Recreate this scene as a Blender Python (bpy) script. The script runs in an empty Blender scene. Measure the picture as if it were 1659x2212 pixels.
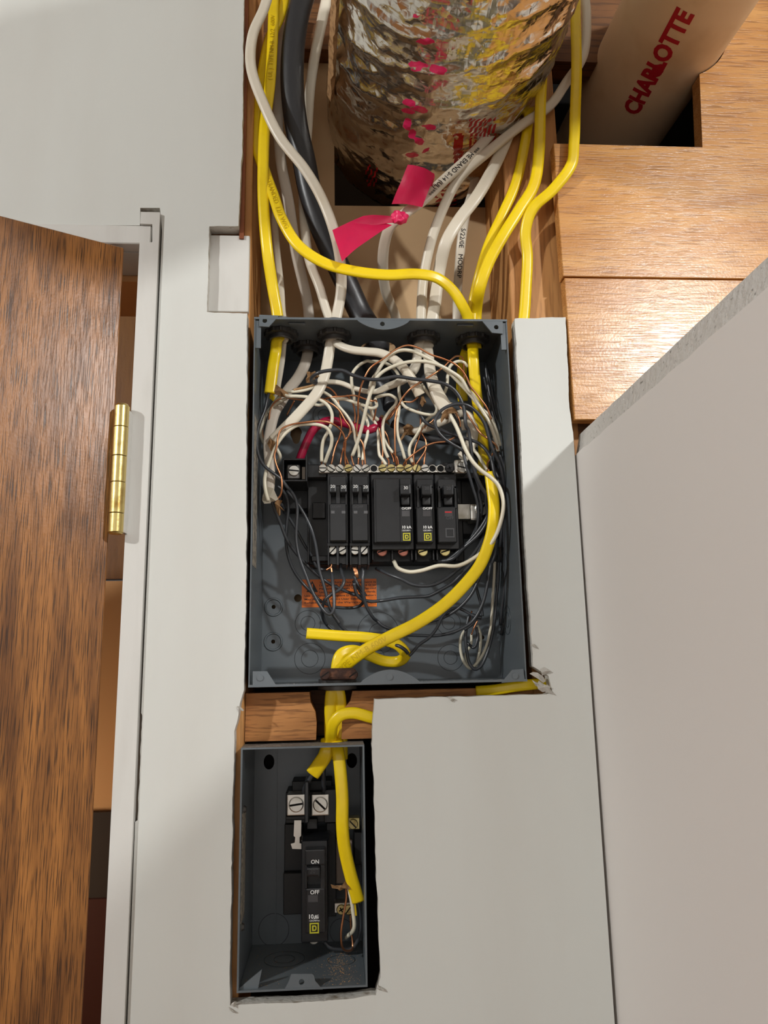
import bpy, bmesh, math, random
from mathutils import Vector, Matrix, noise
random.seed(7)
sc = bpy.context.scene
COL = sc.collection
R_ = math.radians

def S(r, g, b):
    f = lambda c: (c/255/12.92) if c/255 <= .04045 else ((c/255+.055)/1.055)**2.4
    return (f(r), f(g), f(b), 1)

# ---------------------------------------------------------------- camera
IW, IH = 1659, 2212
F_PX = 1614.06
CAM = Vector((.07054, -.6178, -.30087))
PITCH, YAW, ROLL = .19913, .06602, -.01988
_cp, _sp, _c, _s = math.cos(PITCH), math.sin(PITCH), math.cos(YAW), math.sin(YAW)
FWD = Vector((_s*_cp, _c*_cp, _sp)); _r0 = Vector((_c, -_s, 0)); _u0 = _r0.cross(FWD)
RIGHT = _r0*math.cos(ROLL) + _u0*math.sin(ROLL)
UP = _u0*math.cos(ROLL) - _r0*math.sin(ROLL)
cd = bpy.data.cameras.new('camera'); cam = bpy.data.objects.new('camera', cd); COL.objects.link(cam)
cam.matrix_world = Matrix.Translation(CAM) @ Matrix((RIGHT, UP, -FWD)).transposed().to_4x4()
cd.sensor_fit = 'VERTICAL'; cd.sensor_height = 36; cd.lens = 36*F_PX/IH; cd.clip_start = .01
sc.camera = cam

def ray(px, py):
    return (FWD*F_PX + RIGHT*(px-IW/2) - UP*(py-IH/2)).normalized()
def W(px, py, y=0.0):
    d = ray(px, py); return CAM + d*((y-CAM.y)/d.y)
def Wz(px, py, z):
    d = ray(px, py); return CAM + d*((z-CAM.z)/d.z)
def Wx(px, py, x):
    d = ray(px, py); return CAM + d*((x-CAM.x)/d.x)
def PX(P):
    d = Vector(P)-CAM; z = d.dot(FWD); return (IW/2+F_PX*d.dot(RIGHT)/z, IH/2-F_PX*d.dot(UP)/z)

# ---------------------------------------------------------------- world, lamps, exposure
w = bpy.data.worlds.new('world'); sc.world = w; w.use_nodes = True
w.node_tree.nodes['Background'].inputs[0].default_value = (1, .97, .93, 1)
w.node_tree.nodes['Background'].inputs[1].default_value = .10
def lamp(name, loc, aim, power, color, size, spot=None):
    l = bpy.data.lights.new(name, 'AREA'); l.shape = 'DISK'; l.size = size; l.energy = power; l.color = color
    o = bpy.data.objects.new(name, l); COL.objects.link(o); o.location = loc
    o.rotation_euler = (Vector(aim)-Vector(loc)).to_track_quat('-Z', 'Y').to_euler()
    return o
lamp('lamp_right', (1.02, -1.36, .57), (.1, 0, -.25), 15.5, (1, 1, .98), .09)
lamp('lamp_left', (-1.9, -1.9, .77), (.0, 0, -.3), 43, (1, 1, .985), .10)
lamp('fill_light_rear', (-.2, -2.6, -.1), (.1, 0, -.1), 5.5, (1, 1, .985), 1.5)  # added broad fill, no real fixture; lifts the pipe and shaded wall
sc.view_settings.view_transform = 'Standard'; sc.view_settings.look = 'None'
sc.view_settings.exposure = -.06; sc.view_settings.gamma = 1; sc.view_settings.use_curve_mapping = False

# ---------------------------------------------------------------- materials
def mat(name, col, rough=.6, metal=0, spec=.5, bump=None, var=None, coat=0, stretch=(1, 1, 1)):
    """bump=(scale, strength mm, detail); var=(scale, colour2, lo, hi)"""
    m = bpy.data.materials.new(name); m.use_nodes = True
    nt = m.node_tree; b = nt.nodes['Principled BSDF']
    b.inputs['Base Color'].default_value = col; b.inputs['Roughness'].default_value = rough
    b.inputs['Metallic'].default_value = metal; b.inputs['Specular IOR Level'].default_value = spec
    b.inputs['Coat Weight'].default_value = coat; b.inputs['Coat Roughness'].default_value = .15
    tc = nt.nodes.new('ShaderNodeTexCoord'); mp = nt.nodes.new('ShaderNodeMapping')
    mp.inputs['Scale'].default_value = stretch
    nt.links.new(tc.outputs['Object'], mp.inputs[0])
    if var:
        n = nt.nodes.new('ShaderNodeTexNoise'); n.inputs['Scale'].default_value = var[0]; n.inputs['Detail'].default_value = 6
        r = nt.nodes.new('ShaderNodeValToRGB'); r.color_ramp.elements[0].position = var[2]; r.color_ramp.elements[1].position = var[3]
        r.color_ramp.elements[0].color = col; r.color_ramp.elements[1].color = var[1]
        nt.links.new(mp.outputs[0], n.inputs['Vector']); nt.links.new(n.outputs[0], r.inputs[0]); nt.links.new(r.outputs[0], b.inputs['Base Color'])
    if bump:
        n = nt.nodes.new('ShaderNodeTexNoise'); n.inputs['Scale'].default_value = bump[0]; n.inputs['Detail'].default_value = bump[2]
        bp = nt.nodes.new('ShaderNodeBump'); bp.inputs['Strength'].default_value = 1; bp.inputs['Distance'].default_value = bump[1]*.001
        nt.links.new(mp.outputs[0], n.inputs['Vector']); nt.links.new(n.outputs[0], bp.inputs['Height']); nt.links.new(bp.outputs[0], b.inputs['Normal'])
    return m

def wood(name, light, mid, dark, grain=(1, 1, 1), scale=1.0, rough=.35, pores=.5, bumpmm=.05, coat=.0, fig=1.0):
    """grain: stretch vector, large numbers across the grain"""
    m = bpy.data.materials.new(name); m.use_nodes = True
    nt = m.node_tree; L = nt.links; b = nt.nodes['Principled BSDF']; b.inputs['Roughness'].default_value = rough
    b.inputs['Coat Weight'].default_value = coat; b.inputs['Coat Roughness'].default_value = .2
    tc = nt.nodes.new('ShaderNodeTexCoord')
    def tex(mult, sc_, det, dist=0):
        mp = nt.nodes.new('ShaderNodeMapping'); mp.inputs['Scale'].default_value = [1+(g-1)*mult for g in grain]
        n = nt.nodes.new('ShaderNodeTexNoise'); n.inputs['Scale'].default_value = sc_*scale; n.inputs['Detail'].default_value = det
        n.inputs['Distortion'].default_value = dist
        L.new(tc.outputs['Object'], mp.inputs[0]); L.new(mp.outputs[0], n.inputs['Vector']); return n
    a = tex(.35, 7, 5, .6*fig)
    r = nt.nodes.new('ShaderNodeValToRGB'); e = r.color_ramp.elements
    e[0].position = .3; e[0].color = mid; e[1].position = .62; e[1].color = light
    L.new(a.outputs[0], r.inputs[0])
    c2 = tex(1, 42, 3, .15)
    r2 = nt.nodes.new('ShaderNodeValToRGB'); r2.color_ramp.elements[0].position = .50; r2.color_ramp.elements[1].position = .62
    L.new(c2.outputs[0], r2.inputs[0])
    mu = nt.nodes.new('ShaderNodeMath'); mu.operation = 'MULTIPLY'; mu.inputs[1].default_value = pores
    L.new(r2.outputs[0], mu.inputs[0])
    mx = nt.nodes.new('ShaderNodeMix'); mx.data_type = 'RGBA'; mx.inputs['B'].default_value = dark
    L.new(mu.outputs[0], mx.inputs['Factor']); L.new(r.outputs[0], mx.inputs['A']); L.new(mx.outputs['Result'], b.inputs['Base Color'])
    fine = nt.nodes.new('ShaderNodeTexNoise'); fine.inputs['Scale'].default_value = 420; L.new(tc.outputs['Object'], fine.inputs['Vector'])
    ad = nt.nodes.new('ShaderNodeMath'); ad.operation = 'SUBTRACT'; L.new(fine.outputs[0], ad.inputs[0]); L.new(mu.outputs[0], ad.inputs[1])
    bp = nt.nodes.new('ShaderNodeBump'); bp.inputs['Distance'].default_value = bumpmm*.001; L.new(ad.outputs[0], bp.inputs['Height']); L.new(bp.outputs[0], b.inputs['Normal'])
    return m

M = {}
M['paint'] = mat('wall_paint', S(212, 214, 209), .55, bump=(70, .16, 4), stretch=(1, 1, .25), var=(9, S(206, 206, 200), .4, .7))
M['paint2'] = mat('side_paint', S(228, 225, 221), .6, bump=(60, .12, 3))
M['trim'] = mat('trim_paint', S(212, 211, 206), .42, bump=(90, .2, 4), stretch=(1, 1, .15), var=(30, S(196, 194, 188), .5, .75))
M['gyps'] = mat('gypsum_edge', S(205, 202, 194), .9, bump=(300, .8, 5), var=(120, S(140, 125, 105), .55, .75))
M['gyps_side'] = mat('broken_gypsum', S(205, 203, 198), .9, bump=(170, 2.2, 5), var=(260, S(90, 85, 78), .62, .74))
M['paper'] = mat('torn_paper', S(225, 222, 215), .8, bump=(300, .3, 3))
M['kraft'] = mat('kraft_paper', S(190, 150, 105), .8, bump=(260, .5, 3), var=(200, S(130, 92, 55), .45, .7))
M['enamel'] = mat('grey_enamel', S(100, 108, 113), .30, spec=.5, bump=(350, .025, 2), var=(14, S(92, 99, 104), .4, .7))
M['enamel_dk'] = mat('grey_enamel_groove', S(48, 54, 58), .4)
M['dust'] = mat('dusty_grey', S(120, 116, 110), .85, bump=(500, .4, 4), var=(260, S(200, 190, 175), .6, .72))
M['black'] = mat('black_plastic', S(24, 25, 27), .28, spec=.5, bump=(600, .02, 2), var=(60, S(31, 32, 34), .45, .7))
M['black_matte'] = mat('black_matte_plastic', S(17, 17, 18), .5)
M['hole'] = mat('dark_hole', S(8, 8, 8), .9)
M['steel'] = mat('zinc_steel', S(205, 203, 196), .32, 1, bump=(300, .05, 3), var=(80, S(160, 155, 140), .45, .7))
M['alu'] = mat('tin_plated_aluminium', S(225, 222, 214), .42, 1, bump=(200, .06, 3))
M['brass_screw'] = mat('yellow_zinc', S(200, 186, 130), .35, 1, var=(150, S(150, 130, 80), .45, .7))
M['coppery'] = mat('copper_washed_screw', S(150, 95, 80), .45, .8)
M['brass'] = mat('brass', S(205, 184, 120), .34, 1, bump=(260, .12, 3), var=(55, S(150, 112, 45), .55, .75))
M['lock'] = mat('dark_die_cast', S(88, 86, 84), .45, .7, bump=(300, .1, 3))
M['rust'] = mat('rusty_clamp', S(62, 40, 32), .8, .2, bump=(220, .8, 4), var=(150, S(115, 75, 52), .5, .75))
M['white_c'] = mat('white_sheath', S(222, 214, 196), .34, bump=(60, .10, 2), var=(22, S(214, 202, 178), .5, .8))
M['grey_c'] = mat('aged_white_sheath', S(196, 186, 172), .5, bump=(60, .10, 2))
M['white_w'] = mat('white_wire', S(228, 222, 200), .30, var=(25, S(205, 197, 176), .5, .8))
M['yellow'] = mat('yellow_sheath', S(246, 214, 20), .30, bump=(80, .12, 2), var=(25, S(226, 190, 10), .5, .8))
M['blackw'] = mat('black_wire', S(62, 65, 69), .28, var=(18, S(48, 50, 54), .4, .7))
M['blackc'] = mat('black_cable', S(44, 45, 48), .36, bump=(60, .3, 3))
M['red'] = mat('red_wire', S(165, 22, 62), .3)
M['copper'] = mat('bare_copper', S(222, 160, 118), .36, 1, var=(60, S(176, 110, 72), .45, .7))
M['pink'] = mat('pink_flagging', S(245, 40, 105), .35, bump=(40, .4, 2))
M['pvc'] = mat('pvc', S(244, 220, 186), .42, bump=(80, .1, 2), var=(14, S(214, 182, 140), .5, .8))
M['redprint'] = mat('red_print', S(185, 22, 45), .5)
M['whiteprint'] = mat('white_print', S(235, 235, 232), .5)
M['yellowprint'] = mat('yellow_print', S(190, 185, 40), .5)
M['greyprint'] = mat('grey_print', S(62, 62, 64), .4)
M['blackprint'] = mat('black_print', S(30, 28, 30), .5)
M['orange'] = mat('orange_label', S(238, 118, 14), .4)
M['silverlabel'] = mat('worn_label', S(168, 160, 146), .5, var=(300, S(110, 104, 96), .45, .6))
M['window'] = mat('clear_window', S(66, 66, 68), .10, spec=.8)
M['redflag'] = mat('red_flag', S(190, 30, 35), .3)
M['tan'] = mat('tan_board', S(196, 165, 125), .75, bump=(40, .3, 3), var=(8, S(178, 146, 106), .4, .7))
M['dark'] = mat('cavity_shade_black', S(22, 18, 15), .95)  # near-black colour standing in for shade deep in the cavity
M['closet_tan'] = mat('closet_tan', S(226, 170, 112), .7)
M['door'] = wood('door_veneer', S(170, 112, 54), S(112, 69, 30), S(44, 25, 12), grain=(22, 22, .6), scale=1.35, rough=.33, pores=.8, bumpmm=.07)
M['laminate'] = wood('laminate', S(216, 160, 94), S(190, 130, 68), S(124, 76, 36), grain=(.6, 14, 14), scale=1.3, rough=.27, pores=.55, bumpmm=.09, fig=1.6)
M['stud'] = wood('stud_wood', S(206, 152, 92), S(176, 120, 66), S(120, 74, 38), grain=(8, 8, .5), scale=1.0, rough=.6, pores=.35)
M['stud_dk'] = wood('old_wood', S(120, 78, 40), S(86, 52, 24), S(45, 26, 12), grain=(.6, 8, 8), scale=1.0, rough=.7, pores=.5)
M['header'] = wood('header_wood', S(198, 138, 78), S(160, 104, 54), S(104, 62, 30), grain=(.6, 8, 8), scale=1.6, rough=.65, pores=.6)
M['redwood'] = wood('red_edge', S(150, 84, 44), S(120, 62, 30), S(70, 34, 16), grain=(8, 8, .5), rough=.5)

# ---------------------------------------------------------------- object helpers
def link(name, me, parent=None, **k):
    o = bpy.data.objects.new(name, me); COL.objects.link(o)
    if parent is not None: o.parent = parent
    for a, b in k.items(): o[a] = b
    return o
def bm_obj(name, bm, m, parent=None, smooth=False, **k):
    me = bpy.data.meshes.new(name); bmesh.ops.recalc_face_normals(bm, faces=bm.faces); bm.to_mesh(me); bm.free()
    for x in (m if isinstance(m, (list, tuple)) else [m]): me.materials.append(x)
    if smooth:
        me.polygons.foreach_set('use_smooth', [True]*len(me.polygons))
        try: me.set_sharp_from_angle(angle=R_(40))
        except Exception: pass
    # local origin is the world origin unless parent moved
    return link(name, me, parent, **k)
def thing(name, label, cat, loc=(0, 0, 0), group=None):
    o = link(name, None); o.location = (0, 0, 0); o['label'] = label; o['category'] = cat
    if group: o['group'] = group
    return o
def tag(o, label, cat, group=None):
    o['label'] = label; o['category'] = cat
    if group: o['group'] = group
    return o
def bbox(bm, a, b, bev=0, seg=1, mi=0):
    """axis aligned box between corners a and b"""
    a = Vector(a); b = Vector(b); c = (a+b)/2; d = Vector([abs(x) for x in (b-a)])
    r = bmesh.ops.create_cube(bm, size=1, matrix=Matrix.Translation(c) @ Matrix.Diagonal((*d, 1)))
    vs = r['verts']
    if bev:
        es = list({e for v in vs for e in v.link_edges})
        r2 = bmesh.ops.bevel(bm, geom=es, offset=bev, segments=seg, affect='EDGES', profile=.6)
        fs = r2['faces']
    return vs
def pbox(bm, x0, y0, x1, y1, ya, yb, bev=0, seg=1):
    """box whose front face (depth ya) covers the photo rectangle"""
    A = W(x0, y0, ya); B = W(x1, y1, ya); C2 = W(x0, y1, ya); D = W(x1, y0, ya)
    xa = (A.x+C2.x)/2; xb = (B.x+D.x)/2; za = (A.z+D.z)/2; zb = (B.z+C2.z)/2
    return bbox(bm, (xa, ya, zb), (xb, yb, za), bev, seg)
def boxobj(name, a, b, m, parent=None, bev=0, seg=1, **k):
    bm = bmesh.new(); bbox(bm, a, b, bev, seg); return bm_obj(name, bm, m, parent, **k)
def pboxobj(name, r, ya, yb, m, parent=None, bev=0, seg=1, **k):
    bm = bmesh.new(); pbox(bm, *r, ya, yb, bev, seg); return bm_obj(name, bm, m, parent, **k)
def cyl(bm, p0, p1, r0, r1=None, n=20, cap=True):
    p0 = Vector(p0); p1 = Vector(p1); d = p1-p0
    q = d.to_track_quat('Z', 'Y').to_matrix().to_4x4()
    return bmesh.ops.create_cone(bm, cap_ends=cap, segments=n, radius1=r0, radius2=r0 if r1 is None else r1, depth=d.length,
                                 matrix=Matrix.Translation((p0+p1)/2) @ q)['verts']
def plate(outer, holes, axis, a, b, jag=None):
    """flat polygon (2D world coords) with holes, extruded along axis from a to b. axis 'y': (x,z) ; 'z': (x,y); 'x': (y,z)"""
    def P(u, v, t):
        return {'y': (u, t, v), 'z': (u, v, t), 'x': (t, u, v)}[axis]
    bm = bmesh.new(); es = []
    for loop in [outer]+holes:
        vs = [bm.verts.new(P(u, v, a)) for u, v in loop]
        es += [bm.edges.new((vs[i], vs[(i+1) % len(vs)])) for i in range(len(vs))]
    bmesh.ops.triangle_fill(bm, edges=es, use_beauty=True)
    fs = list(bm.faces)
    bmesh.ops.join_triangles(bm, faces=fs, angle_face_threshold=.1, angle_shape_threshold=3.1) if False else None
    r = bmesh.ops.extrude_face_region(bm, geom=list(bm.faces))
    off = Vector(P(0, 0, b-a))
    bmesh.ops.translate(bm, vec=off, verts=[v for v in r['geom'] if isinstance(v, bmesh.types.BMVert)])
    return bm
def circ(cx, cy, r, n=24, ry=None):
    ry = ry or r
    return [(cx+r*math.cos(2*math.pi*i/n), cy+ry*math.sin(2*math.pi*i/n)) for i in range(n)]
def jagged(pts, keep, step=.004, amp=.0008, seed=0):
    """subdivide a closed polygon; edges whose index is in keep stay straight"""
    out = []; n = len(pts); rnd = random.Random(seed)
    for i in range(n):
        a = Vector(pts[i]).to_2d() if len(pts[i]) == 2 else Vector(pts[i]); b = Vector(pts[(i+1) % n])
        a = Vector(pts[i]); out.append((a.x, a.y))
        if i in keep: continue
        d = b-a; k = max(1, int(d.length/step)); nn = Vector((-d.y, d.x)).normalized()
        for j in range(1, k):
            t = j/k; q = a+d*t
            o = amp*(noise.noise(Vector((q.x*70, q.y*70, seed)))*2.2+rnd.uniform(-.45, .45))
            out.append((q.x+nn.x*o, q.y+nn.y*o))
    return out

def catmull(P, sub=8):
    """P: list of (Vector, extra) -> list of the same, smooth, centripetal"""
    pts = [P[0]] + P + [P[-1]]
    pts[0] = P[0]*2-P[1]; pts[-1] = P[-1]*2-P[-2]
    out = []
    for i in range(1, len(pts)-2):
        p0, p1, p2, p3 = pts[i-1:i+3]
        t0 = 0; t1 = t0+max((p1-p0).length, 1e-6)**.5; t2 = t1+max((p2-p1).length, 1e-6)**.5; t3 = t2+max((p3-p2).length, 1e-6)**.5
        for j in range(sub):
            t = t1+(t2-t1)*j/sub
            A1 = p0*((t1-t)/(t1-t0))+p1*((t-t0)/(t1-t0)); A2 = p1*((t2-t)/(t2-t1))+p2*((t-t1)/(t2-t1)); A3 = p2*((t3-t)/(t3-t2))+p3*((t-t2)/(t3-t2))
            B1 = A1*((t2-t)/(t2-t0))+A2*((t-t0)/(t2-t0)); B2 = A2*((t3-t)/(t3-t1))+A3*((t-t1)/(t3-t1))
            out.append(B1*((t2-t)/(t2-t1))+B2*((t-t1)/(t2-t1)))
    out.append(P[-1].copy()); return out
def frames(C):
    T = []; n = len(C)
    for i in range(n):
        T.append((C[min(i+1, n-1)]-C[max(i-1, 0)]).normalized())
    return T
def sweep(C, rx, ry, m, name, parent=None, N=12, flat=True, tw=0.0, taper=None, groove=0.0, cap=True, **k):
    """sweep an oval section along C; the wide side (rx) faces the room for flat cables"""
    T = frames(C); V = []; Fc = []; n = len(C)
    side0 = None
    for i in range(n):
        t = T[i]; vd = (C[i]-CAM) if False else Vector((0, 1, 0))
        if flat:
            sd = t.cross(vd)
            if sd.length < .35:
                sd = (side0 if side0 is not None else Vector((1, 0, 0)))
            sd = sd-t*sd.dot(t)
            sd.normalize()
            if side0 is not None:
                if sd.dot(side0) < 0: sd = -sd
                sd = (sd*.35+(side0-t*side0.dot(t))*.65).normalized()
        else:
            sd = side0 if side0 is not None else t.orthogonal()
            sd = (sd-t*sd.dot(t)).normalized()
        side0 = sd.copy()
        nn = t.cross(sd).normalized()
        a = tw if not callable(tw) else tw(i/(n-1))
        s2 = sd*math.cos(a)+nn*math.sin(a); n2 = -sd*math.sin(a)+nn*math.cos(a)
        f = taper(i/(n-1)) if taper else 1
        for j in range(N):
            th = 2*math.pi*j/N; cx, cy = math.cos(th), math.sin(th)
            if flat:
                e = .9; ux = math.copysign(abs(cx)**e, cx); uy = math.copysign(abs(cy)**e, cy)*(1-groove*max(0, 1-abs(ux)*3))
            else: ux, uy = cx, cy
            V.append(C[i]+s2*(rx*ux*f)+n2*(ry*uy*f))
    for i in range(n-1):
        for j in range(N):
            Fc.append((i*N+j, i*N+(j+1) % N, (i+1)*N+(j+1) % N, (i+1)*N+j))
    if cap:
        Fc.append(tuple(reversed(range(N)))); Fc.append(tuple((n-1)*N+j for j in range(N)))
    me = bpy.data.meshes.new(name); me.from_pydata(V, [], Fc); me.materials.append(m)
    me.polygons.foreach_set('use_smooth', [len(p.vertices) == 4 for p in me.polygons])
    return link(name, me, parent, **k)

# photo crops used while reading the picture: origin and magnification
CR = dict(A=(540, 670, 5.925), B=(800, 680, 5.352), C=(540, 840, 5.925), D=(800, 840, 5.352), E=(540, 1050, 5.925), F=(800, 1150, 4.74),
          G=(500, 0, 2.074), H=(530, 1200, 2.404), I=(530, 960, 2.633), J=(480, 1580, 3.5), P=(0, 0, 1))
def path(*segs):
    """segs: 'A', (u, v, depth_mm), ... -> list of world points; a bare Vector passes through"""
    out = []; cr = CR['P']; dep = 0
    for s in segs:
        if isinstance(s, str): cr = CR[s]
        elif isinstance(s, Vector): out.append(s)
        else:
            if len(s) > 2: dep = s[2]
            out.append(W(cr[0]+s[0]/cr[2], cr[1]+s[1]/cr[2], dep*.001))
    return out
def clean(segs):
    """drop the doubled points where one crop hands over to the next"""
    cr = CR['P']; L = []
    for s_ in segs:
        if isinstance(s_, str): cr = CR[s_]
        elif isinstance(s_, tuple): L.append([cr[0]+s_[0]/cr[2], cr[1]+s_[1]/cr[2], s_[2]])
        else: L.append(s_)
    ch = True
    while ch:
        ch = False
        for i in range(1, len(L)-1):
            a, b, c = L[i-1], L[i], L[i+1]
            if not all(isinstance(q, list) for q in (a, b, c)): continue
            u = Vector((b[0]-a[0], b[1]-a[1])); v = Vector((c[0]-b[0], c[1]-b[1]))
            if u.length < 3 or v.length < 3 or (u.dot(v) < -.3*u.length*v.length and min(u.length, v.length) < 26):
                L.pop(i); ch = True; break
    return ['P']+[tuple(q) if isinstance(q, list) else q for q in L]
def fill_depth(segs):
    """depths given on some points are interpolated over the points between them"""
    segs = list(segs); idx = [i for i, s in enumerate(segs) if isinstance(s, tuple)]
    known = [i for i in idx if len(segs[i]) > 2]
    for i in idx:
        if len(segs[i]) > 2: continue
        lo = [k for k in known if k < i]; hi = [k for k in known if k > i]
        if lo and hi:
            a, b = lo[-1], hi[0]; ia, ib, ii = idx.index(a), idx.index(b), idx.index(i)
            t = (ii-ia)/(ib-ia); d = segs[a][2]*(1-t)+segs[b][2]*t
        else: d = segs[(lo or hi)[-1 if lo else 0]][2]
        segs[i] = (segs[i][0], segs[i][1], d)
    return clean(segs)
def wire(mk, r, *segs, parent=None, name=None, **k):
    nm = name or {'white_w': 'white_wire', 'blackw': 'black_wire', 'copper': 'bare_wire', 'red': 'red_wire'}.get(mk, 'wire')
    C = catmull(path(*fill_depth(segs)), 6)
    return sweep(C, r*.001, r*.001, M[mk], nm, parent, N=10, flat=False, **k)
def nm(mk, w_, t_, *segs, parent=None, name='sheath', tw=0, groove=.12, **k):
    C = catmull(path(*fill_depth(segs)), 8)
    o = sweep(C, w_*.0005, t_*.0005, M[mk], name, parent, N=20, flat=True, tw=tw, groove=groove, **k)
    return o

_txtc = {}
def text_mesh(s, size, thick=.0, bold=0):
    cu = bpy.data.curves.new('txt', 'FONT'); cu.body = s; cu.size = size; cu.align_x = 'CENTER'; cu.align_y = 'CENTER'
    cu.extrude = thick; cu.offset = bold; cu.resolution_u = 3
    o = bpy.data.objects.new('txt', cu); me = bpy.data.meshes.new_from_object(o)
    bpy.data.objects.remove(o); bpy.data.curves.remove(cu); return me
def text_front(s, px, py, y, size, m, parent, name='lettering', sx=1.0, bold=0, align=None):
    me = text_mesh(s, size, .00005, bold); P = W(px, py, y)
    if align == 'left':
        mx_ = min(v.co.x for v in me.vertices)
        for v in me.vertices: v.co.x -= mx_
    me.transform(Matrix.Translation(P) @ Matrix.Rotation(math.pi/2, 4, 'X') @ Matrix.Diagonal((sx, 1, 1, 1)))
    me.materials.append(m); return link(name, me, parent)
def text_along(C, s, size, s0, off, m, parent, name='lettering', flip=1, lift=.00012):
    """letters laid on the room side of a cable"""
    me = text_mesh(s, size, .00008); T = frames(C); L = [0]
    for i in range(1, len(C)): L.append(L[-1]+(C[i]-C[i-1]).length)
    mx_ = min(v.co.x for v in me.vertices)
    for v in me.vertices:
        d = s0+flip*(v.co.x-mx_); i = 0
        while i < len(L)-2 and L[i+1] < d: i += 1
        t = (d-L[i])/max(L[i+1]-L[i], 1e-9); p = C[i].lerp(C[i+1], t); tt = T[i].lerp(T[i+1], min(max(t, 0), 1)).normalized()
        sd = Vector((0, -1, 0)).cross(tt).normalized()*flip; nn = tt.cross(sd)
        if nn.y > 0: nn = -nn
        v.co = p+sd*(v.co.y)+nn*(off+lift+v.co.z)
    me.materials.append(m); return link(name, me, parent)

# slotted screw head facing the room
def screw(parent, P, r, m, name='screw', ang=.5, h=.0015, slot=True, cross=False):
    bm = bmesh.new(); n = 20
    prof = [(r*.98, 0), (r, -h*.6), (r*.86, -h), (0, -h)]
    rings = []
    for rr, yy in prof[:-1]:
        rings.append([bm.verts.new((P.x+rr*math.cos(2*math.pi*i/n), P.y+yy, P.z+rr*math.sin(2*math.pi*i/n))) for i in range(n)])
    for a, b in zip(rings, rings[1:]):
        for i in range(n): bm.faces.new((a[i], a[(i+1) % n], b[(i+1) % n], b[i]))
    bm.faces.new(rings[-1]); bm.faces.new(rings[0])
    o = bm_obj(name, bm, [m, M['hole']], parent)
    # the slot: a thin dark recess strip proud by a hair
    bm = bmesh.new()
    for a in ([ang, ang+math.pi/2] if cross else [ang]):
        dx, dz = math.cos(a)*r*(.5 if cross else .86), math.sin(a)*r*(.5 if cross else .86); wx, wz = -math.sin(a)*r*.13, math.cos(a)*r*.13
        y = P.y-h-.00006
        q = [bm.verts.new((P.x+sx*dx+sy*wx, y, P.z+sx*dz+sy*wz)) for sx, sy in ((-1, -1), (1, -1), (1, 1), (-1, 1))]
        bm.faces.new(q)
    me = bpy.data.meshes.new('slot'); bm.to_mesh(me); bm.free(); me.materials.append(M['hole'])
    # join slot into the head so that a screw stays one piece
    b2 = bmesh.new(); b2.from_mesh(o.data); k = len(b2.faces); b2.from_mesh(me); b2.faces.ensure_lookup_table()
    for f in b2.faces[k:]: f.material_index = 1
    b2.to_mesh(o.data); b2.free(); bpy.data.meshes.remove(me)
    return o

# ================================================================= THE SETTING
TH = .0127
def P2(*pts): return [(W(x, y).x, W(x, y).z) for x, y in pts]
X_SIDE = .2814; Z_SIDE = W(1240, 930).z
# drywall: one sheet cut round both boxes, left open above
outer_px = [(1112, 688), (1222, 685), (1230, 880), (1238, 934),           # 0-3 top of the right strip
            (1330, 2240), (1345, 2700), (250, 2700),                        # 4-6
            (274, 2240), (292, 1775), (297, 1772), (307, 1545), (305, 1540), (350, 500), (347, 462),   # 7-13
            (345, 449), (303, 449), (302, 487), (-420, 484), (-420, -260), (531, -260),     # 14-19
            (526, 60), (524, 300), (518, 420), (515, 488), (452, 489), (447, 674), (534, 677),   # 20-26
            (532, 900), (532, 1240), (527, 1490), (518, 1520), (515, 1545), (506, 1580), (503, 1700), (501, 1865), (497, 2037), (497, 2172),  # 27-36
            (560, 2168), (700, 2163), (812, 2150), (822, 2111), (818, 2008), (811, 1837), (808, 1703), (803, 1610), (805, 1570), (809, 1510),  # 37-46
            (1000, 1505), (1180, 1500), (1193, 1495), (1185, 1460), (1152, 1440), (1148, 1380), (1136, 1200), (1126, 980)]
ol = P2(*outer_px)
# left side of the door gap must be a true vertical where it is straight
keep = set(range(3, 19))-{8, 9, 10}
bm = plate(jagged(ol, keep, .0030, .00032, 3), [], 'y', 0, TH)
for f in bm.faces:
    f.normal_update()
    if abs(f.normal.y) < .5: f.material_index = 1
wall_front = bm_obj('wall_front', bm, [M['paint'], M['gyps']], kind='structure')

# painted wooden block in the recess on the left
b = pboxobj('trim_1', (449, 508, 538, 673), .0085, .02, M['trim'], bev=.0006, kind='structure')
boxobj('trim_2', (W(452, 488).x, TH+.0, W(452, 509).z-.001), (W(516, 488).x, TH+.004, W(452, 486).z), M['stud_dk'], kind='structure')

# the rest of the room, behind and beside the camera
boxobj('ceiling', (-2.6, -2.9, .80), (2.2, .0, .82), mat('ceiling_paint', S(225, 223, 218), .8), kind='structure')
boxobj('floor', (-2.6, -2.9, -1.52), (2.2, .4, -1.50), wood('floor_boards', S(150, 104, 62), S(120, 78, 42), S(70, 42, 20), grain=(.6, 8, 8)), kind='structure')
boxobj('wall_rear', (-2.6, -2.92, -1.5), (2.2, -2.9, .8), M['paint2'], kind='structure')
boxobj('wall_left', (-2.62, -2.9, -1.5), (-2.6, .4, .8), M['paint2'], kind='structure')
boxobj('wall_right', (2.2, -2.9, -1.5), (2.22, .6, .8), M['paint2'], kind='structure')
boxobj('wall_back_right', (.62, .0, -1.5), (2.2, .012, .8), M['paint2'], kind='structure')
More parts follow.
